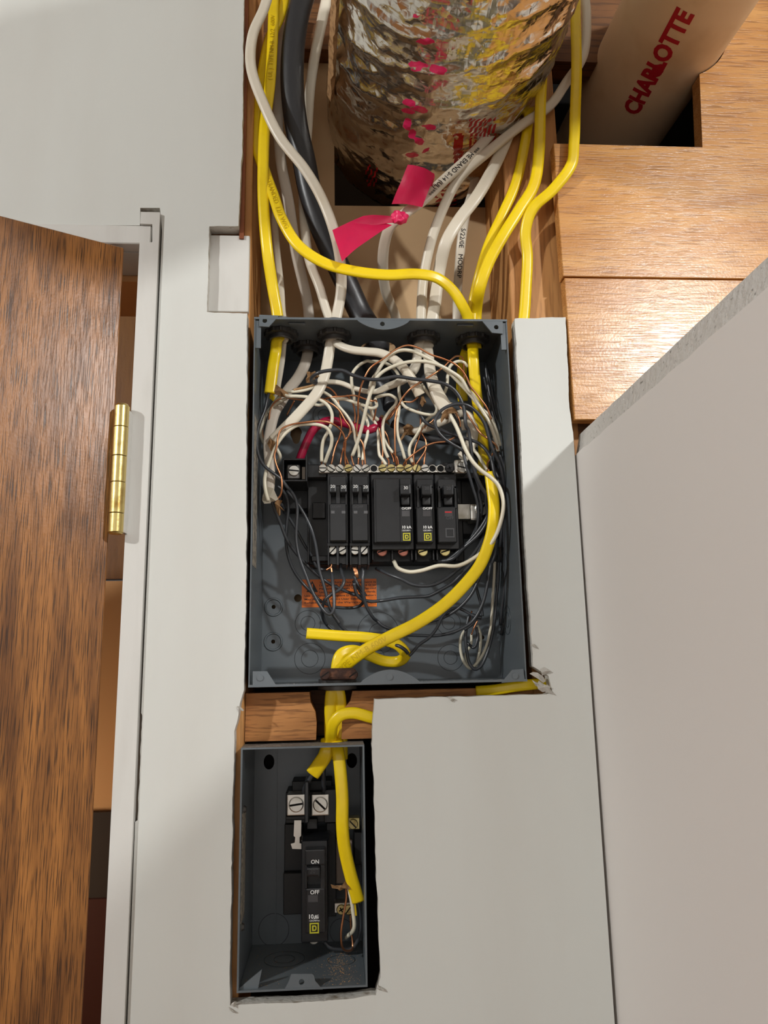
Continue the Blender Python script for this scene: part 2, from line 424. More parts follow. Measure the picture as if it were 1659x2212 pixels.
# studs either side of the cavity, and the block between the two boxes
zt, zb = .75, -1.1
xl = W(545, 400, TH+.001).x
boxobj('wall_stud', (xl-.038, TH+.0008, zb), (xl, TH+.09, zt), M['stud'], bev=.001, kind='structure')
xr0 = W(1106, 690, .024).x; LX_ = W(1206, 450).x
boxobj('wall_stud', (xr0, .024, zb), (LX_+.012, TH+.10, zt), M['stud'], bev=.001, kind='structure')
# reddish edge strip beside the upper drywall
e0, e1 = W(528, 60, .004), W(541, 60, .004)
boxobj('trim_3', (W(517, 450, .004).x, .0065, W(520, 506).z), (W(527, 450, .004).x, TH+.0004, zt), M['redwood'], kind='structure')
bm = bmesh.new(); hp = [W(541, 1495, .016), W(808, 1597, .016)]
hx, hz = W(703, 1512, .016).x+.004, hp[0].z
xa, xb, za, zb2 = xl+.0005, xr0-.0005, -.3205-.003, hp[1].z
# front face notch for the cables: bored hole open to the top
hc = [( hx+.0165*math.cos(a), za-.006+.0165*math.sin(a)) for a in [math.pi+i*math.pi/12 for i in range(13)]]
hc = [(hc[0][0], za)] + hc + [(hc[-1][0], za)]
out = [(xa, za)] + hc + [(xb, za), (xb, zb2), (hx+.006, zb2), (hx+.006, za-.021), (hx-.012, za-.021), (hx-.012, zb2), (xa, zb2)]
hb = bmesh.new()
hb.free()
bm.free()
hd = bm_obj('header_block', plate([(xa, za), (hx-.0175, za), (hx-.0165, za-.008), (hx-.0125, za-.016), (hx-.0115, za-.025), (hx-.012, zb2), (xa, zb2)], [], 'y', .024, .060), M['header'], kind='structure')
hd2 = bm_obj('header_block', plate([(xb, za), (hx+.0185, za), (hx+.0165, za-.008), (hx+.0115, za-.014), (hx+.0095, za-.024), (hx+.009, zb2), (xb, zb2)], [], 'y', .024, .060), M['header'], kind='structure')
boxobj('header_backing', (xa, .062, zb2), (xb, .086, za), M['stud_dk'], kind='structure')

# wall at the back of the cavity with the square duct opening
YB = .112; BH_ = .3177
hl, hr, hbz = W(722, 300, YB).x, W(1168, 300, YB).x, W(722, 444, YB).z
htz = .33
tb = plate([(-.05, -1.05), (.262, -1.05), (.262, W(660, 105, YB).z), (-.05, W(660, 105, YB).z)],
           [[(hl, hbz), (min(hr, .256), hbz+.0015), (min(hr, .256), W(660, 105, YB).z-.01), (hl, W(660, 105, YB).z-.01)]], 'y', YB, YB+.012)
bm_obj('wall_back', tb, M['tan'], kind='structure')
boxobj('cavity_shade', (-.05, YB-.006, -1.05), (.34, YB-.001, -BH_-.004), M['dark'], kind='structure')  # dark sheet paints the shade in the gaps round the small box
boxobj('header_board', (-.05, YB-.02, W(660, 105, YB-.02).z), (.40, YB+.02, W(660, 105, YB-.02).z+.14), M['stud_dk'], kind='structure')
bm = bmesh.new()
for a_, b_ in (((-.1, .45, -.3), (1.1, .47, .8)), ((-.12, YB+.02, -.3), (-.1, .47, .8)), ((1.1, .02, -.3), (1.12, .47, .8)), ((-.12, YB+.02, -.32), (1.12, .47, -.3)), ((-.12, .02, .8), (1.12, .47, .82))): bbox(bm, a_, b_)
bm_obj('duct_chase', bm, mat('chase_board', S(74, 60, 46), .9), kind='structure')

# laminate faced boards right of the cavity (real planks with an open joint), notched for the pipe
lam = thing('laminate_cladding', 'oak-look laminate boards with one dark horizontal joint, below the white pipe', 'cladding')
LX = W(1206, 450).x; LXR = .62
zj = W(1215, 598).z; zt1 = W(1195, 309).z; zl2 = W(1240, 906).z
boxobj('plank', (LX, 0, zj+.0007), (LXR, TH, zt1), M['laminate'], lam, bev=.0006)
boxobj('plank', (LX+.001, 0, zl2), (LXR, TH, zj-.0009), M['laminate'], lam, bev=.0006)
xt = W(1519, 300).x
_vd = -ray(650, 1434); _pc = W(1423, 106, .03); _pc = _pc+_vd*((.006-_pc.y)/_vd.y); za_ = zt1+.0012
_q = [(xt, za_), (LXR, za_), (LXR, za_+.30), (_pc.x+.0585, za_+.30)]
_q += [(_pc.x+.0585*math.cos(a), _pc.z+.0585*math.sin(a)) for a in [R_(0-i*6) for i in range(0, 15)] if _pc.x+.0585*math.cos(a) > xt+.002]
bm_obj('plank', plate(_q, [], 'y', .003, TH+.006), M['laminate'], lam)
boxobj('ledger_board', (LX+.004, TH+.012, Z_SIDE-.03), (LXR, TH+.05, zl2+.012), M['stud_dk'], kind='structure')
boxobj('joist', (W(1190, 60, .05).x, .05, W(1200, 132, .05).z), (LXR, .075, .6), M['stud_dk'], kind='structure')
boxobj('cavity_shade', (xr0+.05, .30, -.4), (1.1, .31, .7), M['dark'], kind='structure')  # dark sheet paints the shade behind the pipe notch

# side wall coming towards the room, with its broken top edge
sw = []
N_ = 90
bm = bmesh.new(); rows = []
ztop = Z_SIDE
for i in range(N_+1):
    y = .012-i*1.25/N_
    j = noise.noise(Vector((y*60, 1, 2)))*.0012+noise.noise(Vector((y*240, 5, 2)))*.0006
    k = noise.noise(Vector((y*45, 9, 2)))*.0016
    rows.append([bm.verts.new(v) for v in ((X_SIDE, y, -1.2), (X_SIDE, y, ztop-.021+k), (X_SIDE+.0028, y, ztop-.0195+k), (X_SIDE+.0075+j*.4, y, ztop+j), (X_SIDE+TH, y, ztop+j*.6), (X_SIDE+TH, y, -1.2))])
for a, b in zip(rows, rows[1:]):
    for i in range(5):
        f = bm.faces.new((a[i], a[i+1], b[i+1], b[i])); f.material_index = 0 if i in (0, 4) else 1
bm.faces.new(rows[0]); bm.faces.new(rows[-1])
bm_obj('wall_side', bm, [M['paint2'], M['gyps_side']], kind='structure')

# door casing, head casing, jamb
XC0, XC1 = W(286, 886).x, W(331, 886).x-.0008
trimz = W(325, 463).z
cas = bm_obj('trim_4', plate([(XC0, -1.2), (XC1, -1.2), (XC1, trimz), (W(306, 463).x, trimz), (W(306, 463).x, W(306, 488).z), (W(331, 488).x, W(331, 489).z), (W(331, 527).x, W(331, 528).z), (XC0, W(300, 528).z)], [], 'y', -.0035, .014), M['trim'], kind='structure')
boxobj('trim_5', (-.62, -.0015, W(300, 528).z), (W(329, 489).x-.0004, .013, W(300, 489).z), M['trim'], bev=.0008, kind='structure')
boxobj('trim_6', (XC0+.0005, .014, -1.2), (XC0+.018, .060, W(300, 528).z), M['trim'], kind='structure')
boxobj('trim_7', (-.62, .014, W(300, 528).z), (XC0+.018, .055, W(300, 528).z+.02), M['trim'], kind='structure')
boxobj('trim_8', (-.62, .056, W(300, 528).z-.006), (XC0+.018, .13, W(300, 528).z+.02), M['closet_tan'], kind='structure')
# the closet beyond the door
zc = lambda y: W(250, y, .34).z
boxobj('closet_wall_upper', (-.75, .34, zc(1250)), (-.02, .36, .3), wood('closet_brown', S(150, 100, 45), S(128, 82, 36), S(90, 55, 24), grain=(6, 6, .6), pores=.2), kind='structure')
boxobj('closet_wall_lower', (-.75, .345, zc(1752)), (-.02, .36, zc(1254)), M['closet_tan'], kind='structure')
boxobj('closet_base', (-.75, .33, zc(2600)), (-.02, .36, zc(1935)), mat('closet_red', S(70, 28, 12), .6), kind='structure')
boxobj('closet_rail', (-.75, .335, zc(1935)), (-.02, .36, zc(1752)), mat('closet_dark', S(52, 38, 26), .7), kind='structure')
boxobj('closet_side', (-.02, .06, -1.2), (-.01, .36, .3), M['closet_tan'], kind='structure')

lamp('closet_fill_light', (-.50, .20, -.50), (-.3, .345, -.62), .9, (1, .85, .65), .06)  # added unseen light, brightens the lower closet boards
# wooden door, standing ajar towards the room
dp = W(268, 535, -.006); best = None
for k in range(100, 400):
    th = R_(k/10); d = Vector((-math.cos(th), -math.sin(th), 0)); q = PX(dp+d*.15)
    sl = (q[1]-535)/(q[0]-268)
    if best is None or abs(sl-.2612) < best[0]: best = (abs(sl-.2612), th)
DTH = best[1]; dd = Vector((-math.cos(DTH), -math.sin(DTH), 0)); dn = Vector((math.sin(DTH), -math.cos(DTH), 0))
door = link('door_1', None, kind='structure'); door['label'] = 'brown wood grain veneer door standing ajar on a brass hinge'; 
bm = bmesh.new(); bbox(bm, (0, 0, -1.2), (.70, .035, dp.z), .0008)
me = bpy.data.meshes.new('door_leaf'); 
leaf = bm_obj('door_leaf', bm, M['door'], door)
Mx = Matrix((dd, -dn, Vector((0, 0, 1)))).transposed().to_4x4(); Mx.translation = Vector((dp.x, dp.y, 0))
leaf.matrix_world = Mx
# hinge
hg = link('hinge', None, door)
ax_t, ax_b = W(263, 878, -.012), W(251, 1151, -.012)
axx = (ax_t.x+ax_b.x)/2; axy = -.012; hz0, hz1 = ax_t.z, ax_b.z; rk = .0062
cuts = [0, .173, .405, .612, .852, 1.0]
for i in range(5):
    za_, zb_ = hz0+(hz1-hz0)*cuts[i], hz0+(hz1-hz0)*cuts[i+1]
    bm = bmesh.new(); cyl(bm, (axx, axy, za_-.00018), (axx, axy, zb_+.00018), rk-(.0 if i % 2 else .00012), n=32)
    bmesh.ops.bevel(bm, geom=[e for e in bm.edges if abs((e.verts[0].co-e.verts[1].co).z) < 1e-6], offset=.0003, segments=1, affect='EDGES')
    bm_obj('knuckle', bm, M['brass'], hg, smooth=True)
bm = bmesh.new(); cyl(bm, (axx, axy, hz0), (axx, axy, hz0+.0016), rk*.92, rk*.75, n=24); cyl(bm, (axx, axy, hz1-.001), (axx, axy, hz1), rk*.8, rk*.92, n=24)
bm_obj('pin', bm, M['brass'], hg, smooth=True)
bm = bmesh.new(); bbox(bm, (axx+.0045, -.0125, hz1+.0005), (axx+.0068, .002, hz0-.004)); bbox(bm, (axx+.0045, -.006, hz1+.0005), (XC0+.001, -.0036, hz0-.004))
bm_obj('hinge_leaf', bm, M['trim'], hg)

# ================================================================= MAIN BREAKER BOX
BW, BH, BD = .226, .3177, .094
ST = .0012
box = thing('breaker_box', 'large grey steel breaker box crowded with wires, set in the cut-out wall', 'electrical panel')
conns = [(607.5, 719), (665, 748), (722, 722), (915, 727), (1021, 731)]
CP = [Wz(x, y, -ST) for x, y in conns]
for i, c in enumerate(CP): c.y = min(max(c.y, .017), .075)
bigh = Wz(808, 752, -ST)
holes = [circ(c.x, c.y, .0112) for c in CP] + [circ(bigh.x+.004, min(bigh.y, .066), .017, ry=.0165)]
bm_obj('top_panel', plate([(ST, .0), (BW-ST, .0), (BW-ST, BD), (ST, BD)], holes, 'z', -ST, 0), M['enamel'], box)
ch = Wz(728, 1466, -BH)
cly = .030; clx = W(729, 1480, cly).x
bm_obj('bottom_panel', plate([(ST, .0), (BW-ST, .0), (BW-ST, BD), (ST, BD)], [circ(clx, cly, .0125)], 'z', -BH, -BH+ST), [M['enamel']], box)
bh_ = [W(530+273/2.404, 1200+222/2.404, BD)]
small = [circ(W(x, y, BD).x, W(x, y, BD).z, r) for x, y, r in ((643.5, 1292, .0036), (591, 1311, .0019), (590, 1386, .0019), (1042, 1377, .002))]
kh = [(637, 945)]
bk = W(640, 940, BD)
small.append([(bk.x+.006*math.cos(a)*(1 if math.sin(a) > 0 else .75), bk.z+.009*math.sin(a)) for a in [i*math.pi/10 for i in range(20)]])
bm_obj('back_panel', plate([(0, 0), (BW, 0), (BW, -BH), (0, -BH)], small, 'y', BD, BD+ST), M['enamel'], box)
for s, nm_ in ((0, 'side_panel'), (1, 'side_panel')):
    x0 = 0 if s == 0 else BW-ST
    bm = bmesh.new(); bbox(bm, (x0, 0, -BH), (x0+ST, BD, 0), .0004)
    bm_obj(nm_, bm, M['enamel'], box)
# folded front edges
def tab(pts, name, y=0.0, t=.0012, parent=box, hole=None):
    pl = [(W(x, yy, y).x, W(x, yy, y).z) for x, yy in pts]
    hs = [circ(W(*hole[:2], y).x, W(*hole[:2], y).z, hole[2])] if hole else []
    return bm_obj(name, plate(pl, hs, 'y', y-.0003, y+t), M['enamel'], parent)
tab([(560, 680), (603, 682), (581, 706), (560, 705)], 'corner_tab', hole=(572, 693, .0021))
tab([(1041, 693), (1086, 695), (1086, 721), (1063, 719)], 'corner_tab', hole=(1072, 707, .0021))
arc = [(766+(888-766)*i/14, 686+4*i/14+24*math.sin(math.pi*i/14)**.7) for i in range(15)]
tab(arc, 'center_tab', hole=(826, 700, .0021))
tab([(546, 1450), (577, 1450), (597, 1481), (546, 1483)], 'corner_tab')
tab([(1083, 1475), (1106, 1447), (1130, 1445), (1134, 1471)], 'corner_tab')
arc = [(775+(911-775)*i/16, 1478-1*i/16-31*math.sin(math.pi*i/16)**.8) for i in range(17)]
tab(arc, 'center_tab')
for px_, py_ in ((562, 1464), (1113, 1460), (842, 1462)):
    P = W(px_, py_, -.0008); bm = bmesh.new(); cyl(bm, P, P+Vector((0, -.0004, 0)), .0025, n=20); bm_obj('tab_dimple', bm, M['enamel'], box)
bm = bmesh.new(); bbox(bm, (0, -.0004, -.0016), (BW, .0008, .0003)); bm_obj('front_lip', bm, M['enamel'], box)
bm = bmesh.new(); bbox(bm, (0, -.0004, -BH-.0003), (BW, .0008, -BH+.0016)); bm_obj('front_lip', bm, M['enamel'], box)
# inner gussets of the top corners
for x0, x1 in ((ST, .006), (BW-.006, BW-ST)):
    bm = bmesh.new(); bbox(bm, (x0, .0015, -.028), (x1, .003, -.002)); bm_obj('corner_gusset', bm, M['enamel'], box)
def ring(name, c, R, r, parent, axis='y', m=None):
    bm = bmesh.new(); n = 40; k = 6; vs = []
    for i in range(n):
        a = 2*math.pi*i/n; row = []
        for j in range(k):
            b_ = 2*math.pi*j/k; rr = R+r*math.cos(b_); h = r*math.sin(b_)
            u, v = rr*math.cos(a), rr*math.sin(a)
            row.append(bm.verts.new(c+Vector({'y': (u, h, v), 'z': (u, v, h), 'x': (h, u, v)}[axis])))
        vs.append(row)
    for i in range(n):
        for j in range(k): bm.faces.new((vs[i][j], vs[(i+1) % n][j], vs[(i+1) % n][(j+1) % k], vs[i][(j+1) % k]))
    return bm_obj(name, bm, m or M['enamel_dk'], parent, smooth=True)
H_ = lambda u, v: (530+u/2.404, 1200+v/2.404)
for (u, v, R1, R2) in ((325, 352, 65, 36), (335, 535, 77, 42), (690, 400, 105, 45), (1055, 350, 62, 33), (1065, 530, 66, 34), (690, 520, 0, 30)):
    P = W(*H_(u, v), BD-.0002)
    for q in (R1, R2):
        if q: ring('knockout', P, q*.000184, .0002, box)
for u, v in ((147, 268), (145, 447)):
    P = W(*H_(u, v), BD-.0002); ring('mount_dimple', P, .0078, .0011, box, m=M['enamel'])
P = W(591, 1300, BD)
for (yy, zz, R1) in ((.055, -.265, .013), (.055, -.265, .007), (.055, -.215, .011)):
    ring('knockout', Vector((BW-ST-.0002, yy, zz)), R1, .0002, box, 'x')
for (x, y, R1) in ((700, 897, .011), (700, 897, .006), (870, 1000, .012)):
    ring('knockout', W(x, y, BD-.0002), R1, .0002, box)
# slots punched in the top panel front
for px_, py_ in ((641, 693), (1006, 701)):
    P = W(px_, py_, .005); bm = bmesh.new(); bbox(bm, (P.x-.0075, .006, -ST-.0016), (P.x+.0075, .010, -ST-.0002), .0005); bm_obj('embossed_slot', bm, M['enamel'], box)
# dust on the floor of the box, label on the left side
pl = [Wx(547, 912, ST+.0003), Wx(557, 925, ST+.0003), Wx(558, 1228, ST+.0003), Wx(547, 1205, ST+.0003)]
bm = bmesh.new()
bbox(bm, (ST, .006, W(552, 1225, .02).z), (ST+.0002, .034, W(552, 905, .02).z)); bm_obj('side_label', bm, M['silverlabel'], box)
bm = bmesh.new()
for i in range(260):
    x = random.uniform(.004, BW-.004); y = random.uniform(.002, .02); s_ = random.uniform(.0002, .0007)
    bbox(bm, (x, y, -BH+ST), (x+s_, y+s_, -BH+ST+s_*.6))
bm_obj('dust', bm, M['dust'], box, kind='stuff')

# orange warning label
lb = [W(652, 1252, BD-.0004), W(814, 1310, BD-.0004)]
lbl = boxobj('warning_label', (lb[0].x, BD-.0004, lb[1].z), (lb[1].x, BD, lb[0].z), M['orange'], box, bev=.0)
tri = [(W(x, y, BD).x, W(x, y, BD).z) for x, y in ((662, 1279), (687, 1279), (674.5, 1255))]
bm_obj('warning_triangle', plate(tri, [], 'y', BD-.0006, BD-.00045), M['blackprint'], lbl)
bm = bmesh.new(); Pq = W(674.5, 1266, BD-.0007); bbox(bm, (Pq.x-.0006, BD-.0008, Pq.z-.002), (Pq.x+.0006, BD-.0007, Pq.z+.0022)); bbox(bm, (Pq.x-.0006, BD-.0008, Pq.z-.0037), (Pq.x+.0006, BD-.0007, Pq.z-.0027))
bm_obj('exclamation_mark', bm, M['orange'], lbl)
lines = [('WARNING: This Equipment is', 690, 1258.5, 812), ('Designed & Tested by Square D to', 690, 1265, 812), ('Perform to Levels Which Exceed', 690, 1272, 812), ('Underwriters Laboratories Standards.', 690, 1279.5, 812),
         ('Use of Other than Square D Circuit Breakers', 658, 1287.5, 812), ('May Adversely Affect User Safety,', 658, 1295, 780), ('Reliability and Void the Warranty.', 658, 1302.5, 780), ('40297-12', 792, 1304, 812)]
for s, x0, y, x1 in lines:
    me = text_mesh(s, .0024, .00004, .00003); xs = [v.co.x for v in me.vertices]; wd = max(xs)-min(xs)
    A = W(x0, y, BD-.0005); B = W(x1, y, BD-.0005); k = (B.x-A.x)/wd; mn = min(xs)
    for v in me.vertices: v.co.x = (v.co.x-mn)*k
    me.transform(Matrix.Translation(A) @ Matrix.Rotation(math.pi/2, 4, 'X')); me.materials.append(M['blackprint']); link('lettering', me, lbl)

# interior plastic base, bus and neutral bar
base = link('bus_base', None, box)
bm = bmesh.new()
pbox(bm, 664, 1030, 712, 1220, .062, BD, .0008); pbox(bm, 700, 1020, 1000, 1215, .066, BD, .001); pbox(bm, 985, 1025, 1050, 1155, .07, BD, .001)
pbox(bm, 664, 1022, 1040, 1034, .056, .066, .0005); pbox(bm, 608, 1040, 700, 1100, .072, BD, .001)
pbox(bm, 675, 1085, 703, 1120, .058, .07, .0006); pbox(bm, 672, 1200, 712, 1213, .055, .07, .0008)
pbox(bm, 664, 1120, 668, 1215, .05, .07, .0004)
bm_obj('base_moulding', bm, M['black_matte'], base)
pboxobj('bar_carrier', (662, 1003, 706, 1032), .050, .075, M['black'], base, .0008); pboxobj('bar_carrier', (955, 999, 1000, 1012), .052, .07, M['black'], base, .0005)
# neutral bar
bar = link('neutral_bar', None, box)
bm = bmesh.new(); pbox(bm, 688, 1007, 983, 1021, .044, .056, .0005); bm_obj('bar', bm, M['alu'], bar)
sx = [(440, 'steel'), (488, 'steel'), (537, 'steel'), (586, 'brass_screw'), (636, 'steel'), (685, 'steel'), (780, 'brass_screw'), (829, 'brass_screw'), (880, 'brass_screw'), (926, 'brass_screw'), (974, 'brass_screw'), (1020, 'steel')]
for i, (u, mk) in enumerate(sx):
    screw(bar, W(530+u/2.633, 960+(137 if i < 8 else 137)/2.633, .0438), .0038, M[mk], 'terminal_screw', ang=[.0, -.6, -.7, .3, -.8, .5, .25, .15, .0, .4, 1.2, .2][i], h=.0022)
for u in (731, 1064, 1110):
    P = W(530+u/2.633, 960+138/2.633, .0438); bm = bmesh.new(); cyl(bm, P, P+Vector((0, -.0002, 0)), .0031, n=18)
    bm_obj('empty_hole', bm, M['hole'], bar)
    ring('hole_rim', P+Vector((0, -.0002, 0)), .0034, .0004, bar, m=M['alu'])
P = W(530+1160/2.633, 960+138/2.633, .0438); screw(bar, P, .0044, M['black'], 'mounting_screw', ang=.3, h=.003, cross=True)
bm = bmesh.new(); pbox(bm, 982, 992, 1010, 1022, .040, .06, .0022, 3); bm_obj('neutral_lug', bm, M['steel'], bar)
screw(bar, W(998, 1010, .0398), .0055, M['steel'], 'lug_screw', ang=-.25, h=.0015)
bm = bmesh.new(); pbox(bm, 988, 1088, 1018, 1122, .058, .07, .0006); bm_obj('bus_tongue', bm, M['steel'], base)
bm = bmesh.new(); pbox(bm, 1016, 1088, 1042, 1124, .048, .068, .002, 2); bm_obj('bus_lug', bm, M['steel'], base)
screw(base, W(1040, 1099, .0475), .0062, M['steel'], 'lug_screw', ang=.9)
# left line lug in its black housing
lug = link('line_lug', None, box)
bm = bmesh.new()
pbox(bm, 610, 990, 664, 994, .034, .075, .0004); pbox(bm, 610, 1036, 664, 1040, .034, .075, .0004); pbox(bm, 610, 990, 613.5, 1040, .034, .075, .0004); pbox(bm, 660, 982, 664, 1040, .030, .075, .0004)
pbox(bm, 613, 994, 660, 1036, .062, .075)
bm_obj('lug_housing', bm, M['black'], lug)
bm = bmesh.new(); pbox(bm, 618, 1001, 651, 1036, .040, .062, .0035, 3); bm_obj('lug_body', bm, mat('dark_lug', S(120, 118, 115), .4, .9), lug)
screw(lug, W(635, 1017, .0395), .0052, M['steel'], 'lug_screw', ang=-.1, h=.0012)
bm = bmesh.new(); pbox(bm, 652, 1008, 660, 1036, .038, .062, .0004); bm_obj('lug_clip', bm, mat('lug_clip', S(90, 82, 74), .4, .8), lug)

# conduit locknuts under the top panel
def locknut(c, label):
    t = thing('cable_connector', label, 'connector', group='locknuts inside the top of the breaker box')
    n = 72; bm = bmesh.new(); prof = [(.0100, -.0003), (1, -.0003), (1, -.0042), (.0115, -.0044), (.0105, -.0030)]
    rows = []
    for k, (rr, zz) in enumerate([(.0102, -.0004), (.0, -.0004), (.0, -.0040), (.0118, -.0046), (.0102, -.0046)]):
        row = []
        for i in range(n):
            a = 2*math.pi*i/n; r = rr if rr else .0148+.0010*(1 if (i % 6) in (0, 1) else -.3)*(1.0)
            row.append(bm.verts.new((c.x+r*math.cos(a), c.y+r*math.sin(a), -ST+zz)))
        rows.append(row)
    for k in range(5):
        a, b = rows[k], rows[(k+1) % 5]
        for i in range(n): bm.faces.new((a[i], a[(i+1) % n], b[(i+1) % n], b[i]))
    bm_obj('locknut', bm, M['lock'], t)
    bm = bmesh.new()
    for (ra, rb, z0, z1) in ((.0112, .0085, -.0046, -.0085),):
        rows = [[bm.verts.new((c.x+r*math.cos(2*math.pi*i/32), c.y+r*math.sin(2*math.pi*i/32), -ST+z)) for i in range(32)] for r, z in
                ((ra, z0), (ra, z1+.0006), (ra-.0006, z1), (rb+.0008, z1), (rb, z0+.001), (rb, .012), (ra-.0008, .012), (ra-.0008, z0))]
        for a, b in zip(rows, rows[1:]+rows[:1]):
            for i in range(32): bm.faces.new((a[i], a[(i+1) % 32], b[(i+1) % 32], b[i]))
    bm_obj('threaded_throat', bm, M['lock'], t, smooth=True)
    return t
cl = ['dark cast locknut holding the yellow cable at the top left corner of the large box',
      'dark cast locknut sitting lower and further back, second from the left of five',
      'dark cast locknut holding two white cables left of centre in the large box',
      'dark cast locknut holding two white cables right of the open round hole',
      'dark cast locknut holding the yellow cable at the top right corner of the large box']
for c, l in zip(CP, cl): locknut(c, l)

# ---------------------------------------------------------------- circuit breakers
def sqd(px, py, y, sz, parent, embossed=False):
    """square mark with a D in it"""
    P = W(px, py, y); m = M['greyprint'] if embossed else M['yellowprint']; s = sz/2; t = sz*.13
    lg = link('square_mark', None, parent)
    o_ = [(P.x-s, P.z-s*1.05), (P.x+s, P.z-s*1.05), (P.x+s, P.z+s*1.05), (P.x-s, P.z+s*1.05)]; i_ = [(P.x-s+t, P.z-s*1.05+t), (P.x+s-t, P.z-s*1.05+t), (P.x+s-t, P.z+s*1.05-t), (P.x-s+t, P.z+s*1.05-t)]
    bm_obj('mark_frame', plate(o_, [i_], 'y', y-.00015, y-.00001), m, lg)
    if not embossed:
        d = s*.48; pts = [(-d, -d*1.15), (d*.45, -d*1.15), (d, -d*.6), (d, d*.6), (d*.45, d*1.15), (-d, d*1.15)]
        q = [(P.x+a, P.z+b_) for a, b_ in pts]; q2 = [(P.x+a*.42+d*.08, P.z+b_*.55) for a, b_ in pts]
        bm_obj('mark_letter', plate(q, [q2], 'y', y-.00015, y-.00001), m, lg)
YS, YN = .047, .036       # shoulder and nose depths
def recess_win(parent, x0, y0, x1, y1, y, m):
    bm = bmesh.new(); A, B = W(x0, y0, y), W(x1, y1, y)
    bbox(bm, (A.x, y-.0003, B.z), (B.x, y+.001, A.z), .0002); return bm_obj('trip_window', bm, m, parent)
def tandem(x0, x1, xs, label):
    t = thing('tandem_breaker', label, 'circuit breaker', group='tandem breakers in the large box')
    bm = bmesh.new(); pbox(bm, x0, 1016, x1, 1180, YS, .085, .0008); bm_obj('body', bm, M['black'], t)
    bm = bmesh.new(); n0, n1 = x0+5, x1-4
    pbox(bm, n0, 1028, n1, 1050, YN, YS+.001, .0006); pbox(bm, n0, 1087, n1, 1169, YN, YS+.001, .0008)
    xm = (n0+n1)/2
    pbox(bm, xm-5, 1048, xm+5, 1090, YN+.0008, YS+.001, .0004); pbox(bm, n0, 1048, n0+3, 1090, YN, YS+.001); pbox(bm, n1-2, 1048, n1, 1090, YN, YS+.001)
    bm_obj('nose', bm, M['black'], t)
    for k, xx in enumerate(xs):
        bm = bmesh.new(); vs = pbox(bm, xx-7, 1046, xx+7, 1064, YN-.006, YS, .0012, 2)
        h = bm_obj('handle', bm, M['black'], t)
        text_front('20', xx-.5, 1051+k*1.2, YN-.0062, .0040, M['whiteprint'], h)
        recess_win(t, xx-4.5, 1103, xx+4.5, 1110, YN, M['window'])
    text_front('O/OFF', x0+18, 1095, YN-.0001, .0034, M['greyprint'], t)
    # screw terminals with their three posts
    bm = bmesh.new()
    for a, b_ in ((x0+1, x0+5), ((x0+x1)/2-3, (x0+x1)/2+3), (x1-5, x1-1)):
        pbox(bm, a, 1179, b_, 1221, YS-.002, .080, .0004)
    pbox(bm, x0, 1172, x1, 1180, YS-.002, .08, .0005); pbox(bm, x0+1, 1200, x1-1, 1220, YS+.012, .084, .0005)
    bm_obj('terminal_shroud', bm, M['black'], t)
    for k, xx in enumerate((x0+12.5, x1-13)):
        screw(t, W(xx, 1189, YS+.0035), .0041, M['steel'], 'terminal_screw', ang=[.8, .5][k]+(x0 > 740)*(-.9+k*1.2), h=.001)
    return t
tandem(706.5, 752.5, (719, 742), 'leftmost of the two black tandem breakers numbered 20 and 20')
tandem(754.5, 799.5, (768, 790), 'second black tandem breaker numbered 20 and 20, beside the wide breaker')
def pole_parts(t, x0, x1, xh, rating, printed, amp_white, win, y_top=1032, off_text=True):
    bm = bmesh.new(); pbox(bm, xh-11, y_top+22, xh+11, y_top+45, YN-.010, YS, .0012, 2)
    h = bm_obj('handle', bm, M['black'], t)
    bm = bmesh.new(); pbox(bm, xh-10, 1068, xh+10, 1092, YN+.0005, YS, .0025, 3); bm_obj('handle_base', bm, M['black_matte'], t)
    text_front(rating, xh, y_top+31, YN-.0102, .0040, M['whiteprint'] if amp_white else M['greyprint'], h)
    if printed:
        text_front('O/OFF', xh+1.5, 1098.5, YN-.0001, .0030, M['whiteprint'], t, bold=.00004)
        text_front('10 kA', xh+1.5, 1139, YN-.0001, .0036, M['whiteprint'], t, bold=.00006)
        text_front('120/240V~', xh+1.5, 1146, YN-.0001, .0019, M['whiteprint'], t)
        sqd(xh+2, 1159.5, YN-.0001, .0066, t)
    else:
        text_front('OFF', xh+3, 1119, YN-.0001, .0040, M['greyprint'], t); sqd(xh+3, 1151, YN-.0001, .0080, t, True)
    recess_win(t, xh-9, 1103, xh+9, 1116, YN, win)
# two pole breaker
t = thing('double_pole_breaker', 'wide black double breaker with a single handle numbered 30', 'circuit breaker')
bm = bmesh.new(); pbox(bm, 801.5, 1023, 893, 1188, YS, .085, .0008); bm_obj('body', bm, M['black'], t)
bm = bmesh.new(); pbox(bm, 806, 1033, 865, 1172, YN, YS+.001, .0008); pbox(bm, 863, 1033, 889, 1056, YN, YS+.001, .0008); pbox(bm, 863, 1094, 889, 1172, YN, YS+.001, .0008); pbox(bm, 886, 1050, 889, 1098, YN, YS+.001, .0003); pbox(bm, 808, 1036, 812, 1172, YN-.0015, YN+.001, .0003)
bm_obj('nose', bm, M['black'], t)
pole_parts(t, 802, 893, 876.5, '30', True, True, M['window'], y_top=1023)
def terminals(t, xs, x0, x1, mk, y=1190):
    bm = bmesh.new(); pbox(bm, x0+1, y-4, x1-1, y+24, YS+.014, .084, .0005)
    for k in range(len(xs)+1):
        xx = x0+2+(x1-x0-7)*k/len(xs); pbox(bm, xx, y-2, xx+3.5, y+20, YS+.004, .08, .0003)
    bm_obj('terminal_shroud', bm, M['black_matte'], t)
    for xx in xs: screw(t, W(xx, y+1, YS+.004), .0046, M[mk], 'terminal_screw', ang=.3, h=.001)
terminals(t, (825, 871), 801.5, 893, 'coppery')
